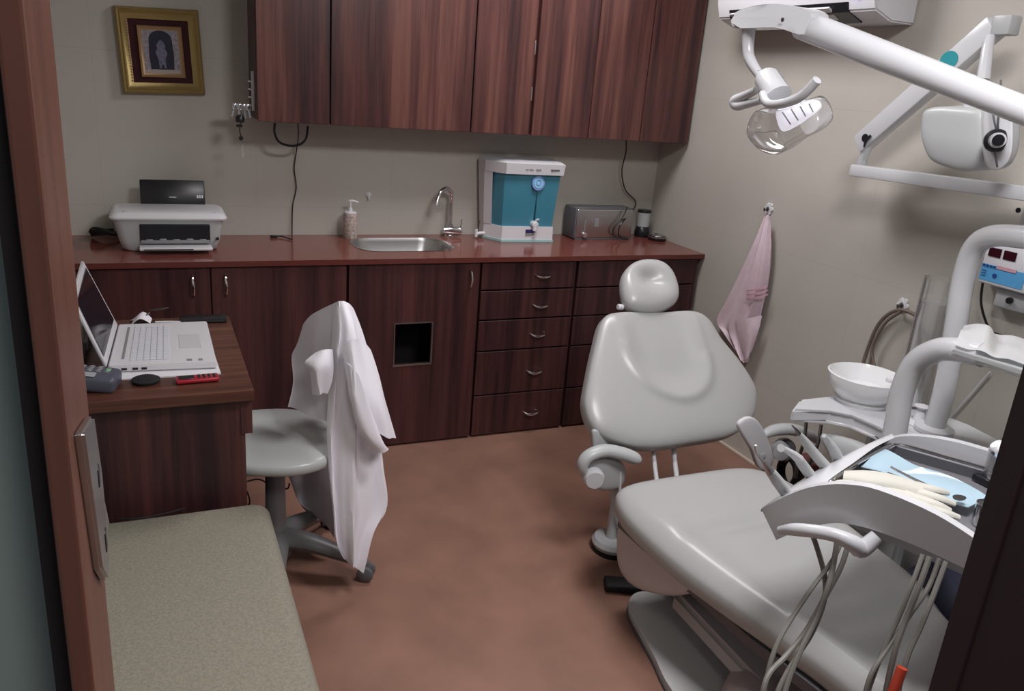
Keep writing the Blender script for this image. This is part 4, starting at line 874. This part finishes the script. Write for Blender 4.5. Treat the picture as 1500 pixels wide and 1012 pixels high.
# seat and legrest: one upholstered run with raised sides
st = [(-1.735, -1.10, -.74, .355, .015), (-1.75, -1.16, -.68, .362, .040), (-1.79, -1.205, -.62, .365, .055), (-1.88, -1.235, -.585, .365, .058), (-2.0, -1.24, -.58, .363, .058), (-2.15, -1.225, -.585, .355, .056), (-2.3, -1.195, -.60, .35, .054), (-2.45, -1.165, -.625, .35, .052), (-2.6, -1.135, -.70, .35, .05), (-2.8, -1.12, -.74, .35, .05), (-3.0, -1.10, -.76, .35, .048), (-3.04, -1.06, -.80, .35, .035), (-3.06, -1.0, -.86, .35, .012)]
b = B(); pr = cat([V((a[1], a[0], a[3])) for a in st], 9); pr2 = cat([V((a[2], a[0], a[4])) for a in st], 9); rings = []
NS = 40
for p, q in zip(pr, pr2):
    xl_, y_, zc_ = p; xr_, _, h_ = q; ring = []
    cx_, w_ = (xl_+xr_)/2, (xr_-xl_)/2
    for k in range(NS):
        a = 2*math.pi*k/NS; c, s = math.cos(a), math.sin(a)
        xx = math.copysign(abs(c)**.42, c); zz = math.copysign(abs(s)**.62, s)
        bol = 0
        if s > 0:
            bol = .020*math.exp(-((abs(xx)-.80)/.12)**2)-.012*math.exp(-(xx/.5)**2)
            bol *= min(1, h_/.05)*min(1, max(0, (-1.80-y_)/.25))
            if -2.0 < y_ < -1.7: bol += 0
            bol -= .020*math.exp(-((y_+2.05+.05*abs(xx))/.022)**2)*math.exp(-(xx/.7)**4)
            if y_ < -2.3: bol += min(1, (-2.3-y_)/.15)*(.0035*math.sin(34*y_+9*xx)+.0025*math.sin(61*y_-14*xx+1))*math.exp(-(xx/.62)**6)
        ring.append(b.verts.new(V((cx_+w_*xx, y_, zc_+h_*zz+bol))))
    rings.append(ring)
for a, c in zip(rings, rings[1:]):
    for k in range(NS): b.faces.new((a[k], a[(k+1) % NS], c[(k+1) % NS], c[k]))
b.faces.new(rings[0]); b.faces.new(rings[-1]); obj('seat_and_legrest', b, VINYL, t)
b = B(); prism(b, [V((-1.19, -1.80, .315)), V((-.63, -1.80, .315)), V((-.63, -2.4, .315)), V((-.78, -3.0, .315)), V((-1.08, -3.0, .315)), V((-1.17, -2.4, .315))], (0, 0, -.03)); obj('seat_pan', b, GREYD, t, False)
# rounded side shroud below the seat
so = [(913, 772), (911, 800), (913, 825), (925, 848), (948, 863), (985, 871), (1020, 868), (1046, 856), (1050, 840), (1010, 805), (960, 775), (930, 762)]
b = B(); pillow(b, [X(u, v, -1.15) for u, v in so], (-1, 0, 0), .035, .05, e=4.5); obj('side_shroud', b, mat('shroud_plastic', (.56, .53, .54), .35), t)
b = B(); box(b, -1.02, -.70, -2.12, -1.82, .04, .29, .04, 4); obj('lift_cover', b, GREYW, t)
# slanted link beneath the legrest
lt = [X(1000, 872, -1.10), X(1050, 850, -1.06), X(1185, 962, -1.04), X(1095, 985, -1.10)]
b = B(); za = .215
q = [Z(1000, 866, .20), Z(1048, 852, .22), Z(1195, 985, .22), Z(1085, 972, .16)]
lk = [V((-1.125, -2.02, .20)), V((-1.02, -1.99, .20)), V((-1.00, -2.95, .17)), V((-1.12, -2.95, .17))]
b = B(); prism(b, [Z(985, 866, .17), Z(1048, 846, .21), Z(1205, 985, .22), Z(1110, 1000, .17)], (0, 0, -.06)); bmesh.ops.bevel(b, geom=b.edges[:], offset=.012, segments=3, affect='EDGES'); obj('link_arm', b, mat('link_plastic', (.42, .41, .41), .4), t)
# base plate on the floor
bo = [Z(922, 893, .03), Z(924, 875, .03), Z(940, 866, .03), Z(985, 868, .03), V((-.72, -1.86, .03)), V((-.66, -2.9, .03)), V((-1.20, -3.02, .03)), V((-1.235, -2.75, .03)), V((-1.245, -2.5, .03)), Z(985, 1012, .03), Z(958, 960, .03), Z(938, 925, .03)]
bo2 = cat(bo, 4, True)
b = B(); prism(b, bo2, (0, 0, -.018)); obj('base_plate', b, mat('base_enamel', (.55, .56, .56), .3), t)
b = B(); c_ = sum(bo2, V((0, 0, 0)))/len(bo2); prism(b, [V((p.x-.004*(1 if p.x < c_.x else -1), p.y, .012)) for p in bo2], (0, 0, -.012)); obj('base_gasket', b, GREYD, t)
# foot control dome and pedal
dc = V((-1.06, -2.42, .031))
b = B(); lathe(b, [(0, .0), (.165, .0), (.17, .03), (.155, .09), (.12, .13), (.05, .155), (0, .157)], V((-1.03, -2.44, .031)), seg=40); obj('foot_disc', b, mat('pinkish_grey_plastic', (.36, .31, .31), .3), t)
tp_ = thing('foot_pedal', 'black rubber foot pedal on the floor beside the chair base', 'pedal', Z(915, 860, 0))
pc = Z(917, 862, 0); M = Matrix.Translation(pc) @ Matrix.Rotation(math.radians(-25), 4, 'Z')
b = B(); box(b, -.075, .05, -.035, .03, .002, .028, .008, 3, M); obj('pad', b, BLACKM, tp_)
b = B(); tube(b, [M @ V((.04, 0, .02)), M @ V((.09, -.01, .02)), M @ V((.14, -.03, .02))], .008, 8, 4); obj('rod', b, BLACK, tp_)
# left armrest on its stand
ya = -1.58
def AL(u, v, y=ya): return Y(u, v, y)
b = B(); tube(b, [AL(862, 700, ya), AL(853, 683, ya), AL(862, 668, ya), AL(885, 660, ya), AL(910, 664, ya-.01), AL(930, 671, ya-.02), AL(934, 674, ya-.02)], [.018, .024, .026, .028, .030, .028, .016], 14, 6, .75); obj('armrest', b, GREYW, t)
b = B(); pillow(b, [AL(u, v, ya+.02) for u, v in ((862, 672), (890, 668), (910, 676), (914, 695), (905, 712), (880, 716), (858, 708), (852, 690))], (0, -1, 0), .025, .02, e=4); obj('arm_bracket', b, GREYW, t)
b = B(); lathe(b, [(0, 0), (.036, 0), (.036, .022), (.03, .03), (0, .031)], AL(869, 698, ya-.01), (-.3, -1, 0), 24); obj('arm_knob', b, ENAMEL, t)
b = B(); pillow(b, [AL(u, v, ya+.06) for u, v in ((867, 632), (877, 630), (888, 642), (893, 660), (890, 690), (872, 690), (868, 660))], (0, -1, 0), .012, .012, e=5); obj('back_bracket', b, GREYW, t)
fz = Z(897, 783, .0); fc = V((-1.02, -1.525, 0))
b = B(); tube(b, [AL(900, 700, ya+.03), V((fc.x+.0, fc.y, .20)), V((fc.x+.0, fc.y, .05))], [.022, .021, .020], 12, 3); obj('arm_post', b, GREYW, t)
b = B(); tube(b, [AL(909, 690, ya-.0), AL(908, 735, ya-.0), V((fc.x+.03, fc.y-.03, .055))], .005, 8, 3); obj('post_edge', b, WHITE, t)
b = B(); lathe(b, [(0, .022), (.064, .022), (.067, .035), (.058, .05), (0, .056)], fc, seg=30, sy=1.15); obj('stand_foot', b, GREYW, t)
b = B(); lathe(b, [(0, .0), (.062, .0), (.066, .022), (0, .022)], fc, seg=30, sy=1.15); obj('foot_ring', b, BLACKM, t)
# struts between backrest and seat
b = B()
for u in (958, 988): tube(b, [Y(u-2, 640, -1.50), Y(u, 672, -1.56), Y(u+4, 705, -1.77)], .009 if u > 970 else .008, 10, 3)
obj('back_strut', b, ENAMEL, t)
# right bracket, armrest
yr = -1.62
b = B(); ro = [(1090, 612), (1102, 611), (1113, 622), (1124, 645), (1131, 668), (1129, 680), (1118, 688), (1108, 682), (1100, 660), (1088, 640), (1080, 622)]
pillow(b, [Y(u, v, yr) for u, v in ro], (-.1, -1, .1), .014, .014, e=6); br = obj('back_bracket', b, WHITE, t)
b = B(); lathe(b, [(0, 0), (.011, 0), (.011, .004), (.006, .006), (0, .006)], Y(1118, 667, yr-.014), (-.1, -1, .1)); obj('bolt', b, GREYW, br)
b = B(); tube(b, [Y(1118, 637, yr+.05), Y(1135, 630, yr+.05), Y(1160, 629, yr+.05), Y(1185, 637, yr+.05), Y(1196, 646, yr+.05)], [.018, .026, .028, .024, .014], 14, 6, .8); obj('armrest', b, GREYW, t)
b = B(); lathe(b, [(0, -.01), (.045, -.01), (.045, .01), (0, .01)], Y(1148, 658, yr+.06), (-.3, -1, .1), 24); obj('pivot_ring', b, GREYD, t)
b = B(); lathe(b, [(0, .0), (.036, .0), (.034, .03), (0, .032)], Y(1140, 658, yr+.045), (-.3, -1, .1), 24); obj('arm_knob', b, GREYW, t)
b = B(); tube(b, [Y(1120, 690, yr), Y(1128, 690, yr), Y(1130, 715, yr-.05)], .016, 10, 3); obj('bracket_foot', b, GREYW, t)
# coiled cable and red pot behind the chair
b = B(); c_ = X(1160, 692, -.25)
for k in range(4): tube(b, [c_+V((0, .045*math.cos(a), .052*math.sin(a)))+V((-.01*k, 0, .003*k)) for a in [2*math.pi*j/12 for j in range(12)]]+[c_+V((-.01*k, .045, .003*k))], .007, 7, 3)
tag(obj('coiled_cable', b, BLACK), 'coiled black cable hung behind the right armrest', 'cable')
b = B(); c_ = X(1188, 680, -.18); lathe(b, [(0, -.09), (.05, -.09), (.055, .02), (.05, .025), (0, .02)], c_, (0, 0, 1)); tag(obj('red_canister', b, mat('dull_red', (.16, .045, .045), .4)), 'dull red canister behind the chair armrest near the wall', 'canister')
# ---------------------------------------------------------------- instrument console
t = thing('instrument_console', 'white dental instrument console with arched side and recessed tray', 'instrument console', (-1.05, -2.62, .7))
A, Bk, D = Z(1115, 745, .76), Z(1300, 638, .82), Z(1450, 808, .85)
hA = V((A.x, A.y, 0)); dAD = (V((D.x, D.y, 0))-hA); nAD = V((dAD.y, -dAD.x, 0)).normalized()
def cheek(u, v): return onp(u, v, V((A.x, A.y, 0)), nAD)
top = [cheek(*p) for p in ((1115, 745), (1150, 727), (1185, 714), (1225, 709), (1270, 713), (1320, 730), (1370, 753), (1410, 777), (1450, 805))]
bot = [cheek(*p) for p in ((1137, 791), (1165, 779), (1192, 771), (1225, 766), (1265, 772), (1310, 787), (1350, 803), (1395, 824), (1434, 842))]
top = cat(top, 3); bot = cat(bot, 3)
inn = V((-nAD.x, -nAD.y, 0)); 
if inn.dot(V((Bk.x-A.x, Bk.y-A.y, 0))) < 0: inn = -inn
tk = inn*.022
b = B(); n = len(top)
f0 = [b.verts.new(p) for p in top]; f1 = [b.verts.new(p) for p in bot]; g0 = [b.verts.new(p+tk) for p in top]; g1 = [b.verts.new(p+tk) for p in bot]
for k in range(n-1):
    b.faces.new((f0[k], f0[k+1], f1[k+1], f1[k])); b.faces.new((g0[k], g1[k], g1[k+1], g0[k+1])); b.faces.new((f0[k], g0[k], g0[k+1], f0[k+1])); b.faces.new((f1[k], f1[k+1], g1[k+1], g1[k]))
b.faces.new((f0[0], f1[0], g1[0], g0[0])); b.faces.new((f0[-1], g0[-1], g1[-1], f1[-1]))
obj('side_cheek', b, ENAMEL, t, sharp=50)
# far cheek: same arch set back along the depth of the console
Lc = (V((Bk.x, Bk.y, 0))-hA).length
BK = [Z(1262, 662, .80)]
def far(u, v, dd=.0): return onp(u, v, V((Bk.x, Bk.y, 0))+inn*.05, nAD)
ftop = [far(*p) for p in ((1300, 640), (1330, 635), (1365, 637), (1400, 643), (1430, 651), (1465, 662), (1500, 676))]
ftop = cat(ftop, 4); b = B(); n2 = len(ftop)
f0 = [b.verts.new(p) for p in ftop]; f1 = [b.verts.new(p-V((0, 0, .06))) for p in ftop]; g0 = [b.verts.new(p-tk) for p in ftop]; g1 = [b.verts.new(p-tk-V((0, 0, .06))) for p in ftop]
for k in range(n2-1):
    b.faces.new((f0[k], f0[k+1], f1[k+1], f1[k])); b.faces.new((g0[k], g1[k], g1[k+1], g0[k+1])); b.faces.new((f0[k], g0[k], g0[k+1], f0[k+1])); b.faces.new((f1[k], f1[k+1], g1[k+1], g1[k]))
b.faces.new((f0[0], f1[0], g1[0], g0[0])); b.faces.new((f0[-1], g0[-1], g1[-1], f1[-1]))
obj('far_cheek', b, ENAMEL, t, sharp=50)
# instrument-holder strip joining the two cheeks along the chair side
e1 = [top[0], top[3], top[6], top[9]]; e2 = [ftop[0], ftop[0].lerp(ftop[2], .5), ftop[2], ftop[4]]
def surf(p, q, k): return [p.lerp(q, j/k) for j in range(k+1)]
b = B(); grid = []
lead = cat([V((Z(1300, 638, .82))), Z(1262, 660, .80), Z(1215, 690, .785), Z(1160, 722, .77), top[0]], 4)
strip_o = [top[0], Z(1160, 712, .775), Z(1205, 684, .79), Z(1252, 660, .805), ftop[0]]
strip_i = [Z(1200, 716, .81), Z(1222, 697, .82), Z(1250, 678, .825), Z(1282, 655, .83), Z(1310, 641, .83)]
strip_m = [(o_*.5+i_*.5)+V((0, 0, .010)) for o_, i_ in zip(strip_o, strip_i)]
patch(b, [strip_o, strip_m, strip_i], 6, 0)
lowr = [p-V((0, 0, .05*min(1, .15+i))) for i, p in enumerate(strip_o)]; patch(b, [strip_o, lowr], 6, 0); obj('holder_strip', b, ENAMEL, t)
# recessed tray floor
cc = [Z(1200, 716, .79), Z(1310, 643, .80), Z(1520, 700, .80), Z(1470, 812, .81)]
tray_n = [top[9]+tk, top[-1]+tk]
tf = [Z(1206, 716, .785), Z(1305, 650, .785), Z(1530, 705, .785), Z(1490, 830, .785)]
b = B(); prism(b, tf, (0, 0, -.01)); trf = obj('tray_floor', b, mat('tray_grey', (.33, .33, .35), .25, metal=.5), t, False)
b = B(); prism(b, [tf[0].lerp(tf[1], .02)+V((0, 0, -.012)), tf[1]+V((0, 0, -.012)), tf[2]+V((0, 0, -.012)), tf[3]+V((0, 0, -.012))], (0, 0, -.05)); obj('underside', b, GREYM, t, False)
b = B(); r1 = [Z(1208, 712, .80), Z(1222, 700, .815), Z(1245, 684, .815), Z(1298, 655, .815), Z(1312, 651, .815), Z(1345, 658, .815), Z(1460, 691, .815), Z(1530, 714, .815)]
tube(b, r1, .0045, 8, 4); obj('tray_rim', b, CHROME, t)
b = B(); w0 = [Z(1270, 674, .805), Z(1312, 654, .81), Z(1530, 716, .81)]
for p, q in zip(w0, w0[1:]): prism(b, [p, q, V((q.x, q.y, .786)), V((p.x, p.y, .786))], (.002, .002, 0))
obj('tray_wall', b, GREYD, t, False)
# grab handle below the near cheek
b = B(); hn = -inn; hpts = [cheek(1152, 768)+hn*.035, cheek(1175, 764)+hn*.045, cheek(1205, 765)+hn*.05, cheek(1235, 772)+hn*.045, cheek(1258, 786)+hn*.035, cheek(1267, 798)+hn*.02, cheek(1285, 785)+hn*.0]
tube(b, hpts, [.009, .013, .0135, .014, .017, .018, .014], 14, 6); obj('grab_handle', b, ENAMEL, t)
# support column from the unit to the console
b = B(); tube(b, [V((-.42, -2.25, .45)), V((-.60, -2.45, .55)), V((-.80, -2.60, .66)), V((-.85, -2.62, .735))], .035, 14, 4); obj('support_arm', b, GREYD, t)
# hoses under the console
HOSE = mat('grey_hose', (.21, .20, .18), .5)
def hose(pts, y0, y1, r=.0056):
    b = B(); n = len(pts); P_ = [Y(u, v, y0+(y1-y0)*i/(n-1)) for i, (u, v) in enumerate(pts)]
    tube(b, P_, r, 8, 6); obj('hose', b, HOSE, t)
hose([(1186, 772), (1198, 806), (1208, 845), (1207, 880), (1190, 925), (1165, 965), (1140, 1012), (1130, 1060)], -2.59, -2.72)
hose([(1228, 778), (1222, 820), (1214, 855), (1196, 905), (1170, 958), (1150, 1012), (1140, 1060)], -2.62, -2.74)
hose([(1238, 778), (1220, 820), (1190, 860), (1160, 905), (1140, 940), (1126, 980), (1118, 1030)], -2.61, -2.70, .005)
hose([(1246, 785), (1232, 830), (1208, 875), (1180, 925), (1150, 962), (1128, 985), (1118, 1012), (1112, 1060)], -2.63, -2.72)
hose([(1352, 812), (1338, 850), (1318, 900), (1295, 950), (1272, 1012), (1262, 1060)], -2.74, -2.80, .0048)
hose([(1362, 815), (1346, 860), (1328, 905), (1312, 950), (1298, 1012), (1292, 1060)], -2.76, -2.82, .0058)
hose([(1376, 818), (1360, 860), (1330, 905), (1300, 950), (1275, 990), (1262, 1040)], -2.75, -2.80, .0048)
hose([(1386, 822), (1368, 870), (1350, 915), (1330, 960), (1316, 1012), (1308, 1060)], -2.77, -2.84, .0052)
b = B(); tube(b, [Y(1322, 978, -2.825), Y(1308, 1015, -2.83), Y(1298, 1050, -2.835)], .0105, 10, 3); obj('hose_collar', b, mat('red_collar', (.50, .06, .03), .4), t)
# ---------------------------------------------------------------- handpieces in the holder strip
def hand(name, label, pts, rad, z=None, mats=None, grp='handpieces in the console holders'):
    P_ = [Z(u, v, zz) for u, v, zz in pts]; tt = thing(name, label, 'handpiece', P_[0], grp)
    k = mats[0]; b = B(); tube(b, P_[:k+1], rad[:k+1], 12, 5); obj('handle', b, mats[1], tt)
    b = B(); tube(b, P_[k:], rad[k:], 10, 5); obj('tip', b, mats[2], tt); return tt
hand('three_way_syringe', 'steel air-water syringe with a long bent tip, nearest in the console', [(1156, 728, .775), (1140, 706, .82), (1128, 690, .86), (1118, 676, .885), (1108, 662, .91), (1107, 652, .93)], [.013, .013, .010, .004, .0028, .0022], mats=(2, GREYW, STEEL))
hand('dental_handpiece', 'angled contra-angle handpiece with small white head, second in the console', [(1192, 702, .785), (1178, 684, .82), (1170, 672, .85), (1160, 664, .87), (1148, 657, .89), (1144, 656, .895)], [.012, .012, .0105, .008, .006, .009], mats=(2, GREYW, ENAMEL))
hand('ultrasonic_scaler', 'long straight scaler handpiece with a thin dark tip, third in the console', [(1214, 688, .79), (1196, 668, .83), (1180, 648, .87), (1170, 635, .90), (1166, 629, .91), (1160, 623, .92)], [.013, .012, .010, .006, .003, .0015], mats=(3, GREYW, DSTEEL))
hand('suction_handpiece', 'short pale tapering handpiece, rearmost in the console', [(1228, 674, .80), (1222, 660, .83), (1212, 645, .86), (1207, 638, .88)], [.014, .012, .008, .005], mats=(2, GREYW, GREYW))
# ---------------------------------------------------------------- things on the console tray
zt2 = .79
t = thing('sterile_pouch', 'pale blue sterilisation pouch with instruments on the console tray', 'pouch', Z(1340, 700, zt2))
b = B(); g = [[Z(1290, 655, .812), Z(1330, 676, .806), Z(1375, 690, .804), Z(1445, 727, .81)],
              [Z(1276, 670, .812), Z(1310, 688, .808), Z(1365, 706, .808), Z(1430, 735, .812)],
              [Z(1262, 681, .806), Z(1300, 697, .802), Z(1352, 722, .802), Z(1418, 745, .806)]]
patch(b, g, 5, .002, lambda p, i, j: V((0, 0, .004*math.sin(i*9+j*5)))); obj('pouch_film', b, mat('pale_blue_film', (.42, .58, .68), .18, spec=.7), t)
b = B(); tube(b, [Z(1305, 684, .824), Z(1340, 702, .822), Z(1385, 722, .820)], [.0025, .003, .0025], 8, 3); tube(b, [Z(1300, 692, .822), Z(1335, 706, .820), Z(1380, 730, .818)], [.002, .0025, .002], 8, 3); obj('instrument', b, CHROME, t)
b = B(); lathe(b, [(0, 0), (.010, 0), (.011, .003), (0, .004)], Z(1405, 730, .820), sx=1.5); obj('mirror_head', b, DSTEEL, t)
t = thing('glove_pair', 'cream latex gloves folded along the near side of the console tray', 'gloves', Z(1320, 715, zt2))
GL = mat('cream_latex', (.60, .59, .53), .55, bump=.3, bscale=90)
b = B(); tube(b, [Z(1236, 698, .815), Z(1270, 702, .822), Z(1310, 708, .822), Z(1350, 718, .82)], [.022, .033, .032, .024], 14, 6, .5)
for k, (u, v, uu, vv) in enumerate(((1345, 712, 1388, 722), (1348, 720, 1398, 738), (1345, 728, 1392, 748), (1335, 730, 1375, 752))):
    tube(b, [Z(u-20, v-4, .818), Z((u+uu)/2, (v+vv)/2, .822), Z(uu, vv, .815)], [.014, .012, .008], 10, 5, .7)
obj('upper_glove', b, GL, t)
b = B(); tube(b, [Z(1232, 712, .805), Z(1270, 716, .81), Z(1320, 728, .812), Z(1360, 742, .812)], [.012, .028, .026, .02], 14, 6, .5)
for u, v, uu, vv in ((1355, 742, 1405, 758), (1350, 748, 1395, 764)): tube(b, [Z(u-15, v-3, .812), Z((u+uu)/2, (v+vv)/2, .815), Z(uu, vv, .81)], [.013, .012, .008], 10, 5, .7)
tube(b, [Z(1250, 710, .82), Z(1232, 708, .818), Z(1226, 706, .815)], [.012, .010, .006], 10, 4, .8); obj('lower_glove', b, GL, t)
# jar of cotton
jc = Z(1466, 712, .786)
t = thing('cotton_jar', 'glass jar of white cotton on a black stand at the right of the console', 'jar', jc)
b = B(); lathe(b, [(0, .018), (.040, .018), (.042, .03), (.042, .085), (.040, .085), (.039, .03), (0, .022)], jc, seg=28); obj('jar_glass', b, GLASS, t)
b = B(); lathe(b, [(.040, .080), (.045, .080), (.045, .088), (.040, .088)], jc, closed=False); lathe(b, [(.03, .02), (.0405, .02), (.0405, .026), (.03, .026)], jc, closed=False); obj('jar_rim', b, CHROME, t)
b = B(); box(b, jc.x-.045, jc.x+.045, jc.y-.045, jc.y+.045, jc.z, jc.z+.018, .005); obj('stand', b, BLACK, t)
COT = mat('cotton_wool', (.85, .85, .87), 1, bump=1, bscale=60)
b = B()
for k in range(9):
    a = k*2.4; r = .0 if k == 0 else .026; c_ = jc+V((r*math.cos(a), r*math.sin(a), .08+.012*(k % 3))); lathe(b, [(0, -.018), (.014, -.012), (.019, 0), (.014, .012), (0, .018)], c_, (math.cos(a), math.sin(a), 1), 12)
o = obj('cotton_balls', b, COT, t)
b = B(); lathe(b, [(0, 0), (.02, 0), (.024, .05), (.022, .05), (.018, .004), (0, .004)], Z(1440, 770, .787), seg=20); tag(obj('steel_cup', b, CHROME), 'small shiny steel cup at the near right of the console tray', 'cup')
b = B(); q = Z(1455, 765, .787); box(b, q.x-.03, q.x+.02, q.y-.02, q.y+.03, .787, .825, .004, 2); tag(obj('steel_box', b, STEEL), 'small open steel box beside the cup on the console', 'box')
# dark blue bag seen under the console
b = B(); q = V((-.34, -2.42, 0)); pillow(b, [q+V(p) for p in ((-.14, .17, .0), (.10, .19, 0), (.16, 0, .0), (.12, -.25, 0), (-.10, -.27, 0), (-.19, -.05, 0))], (0, 0, 1), .34, .0005, e=4); tag(obj('dark_bag', b, mat('navy_fabric', (.02, .022, .045), .7)), 'dark blue bag on the floor right of the chair, under the console', 'bag')
# ---------------------------------------------------------------- lights
def area(name, loc, size, power, col=(1, 1, 1), rot=(0, 0, 0), sy=None):
    l = bpy.data.lights.new(name, 'AREA'); l.energy = power; l.color = col; l.size = size
    if sy: l.shape = 'RECTANGLE'; l.size_y = sy
    o = bpy.data.objects.new(name, l); C.objects.link(o); o.location = loc; o.rotation_euler = rot; return o
def fixture(x, y, sx_, sy_, label, power):
    t = thing('ceiling_light', label, 'ceiling light', (x, y, CH-.03))
    b = B(); box(b, x-sx_/2-.02, x+sx_/2+.02, y-sy_/2-.02, y+sy_/2+.02, CH-.03, CH-.001, .004); obj('frame', b, WHITE, t)
    b = B(); box(b, x-sx_/2, x+sx_/2, y-sy_/2, y+sy_/2, CH-.034, CH-.030); obj('diffuser', b, mat('lit_diffuser', (.9, .9, .9), .5, emit=(1, 1, 1), es=2), t)
    area('ceiling_lamp', (x, y, CH-.04), sx_, power, (1, .97, .98), sy=sy_)
fixture(-1.25, -2.75, .5, .5, 'square ceiling panel light near the doorway', 36)
fixture(-.95, -.95, .5, .5, 'square ceiling panel light near the wall cabinets', 20)
area('corridor_fill', (-2.0, -4.0, 2.45), .7, 17, (1, .95, .9))  # added fill behind the camera, brightens surfaces that face it
w = bpy.data.worlds.new('world'); bpy.context.scene.world = w; w.use_nodes = True
w.node_tree.nodes['Background'].inputs[0].default_value = (.75, .78, .85, 1); w.node_tree.nodes['Background'].inputs[1].default_value = .25
vs = bpy.context.scene.view_settings; vs.view_transform = 'Standard'; vs.look = 'None'; vs.exposure = 0; vs.gamma = 1
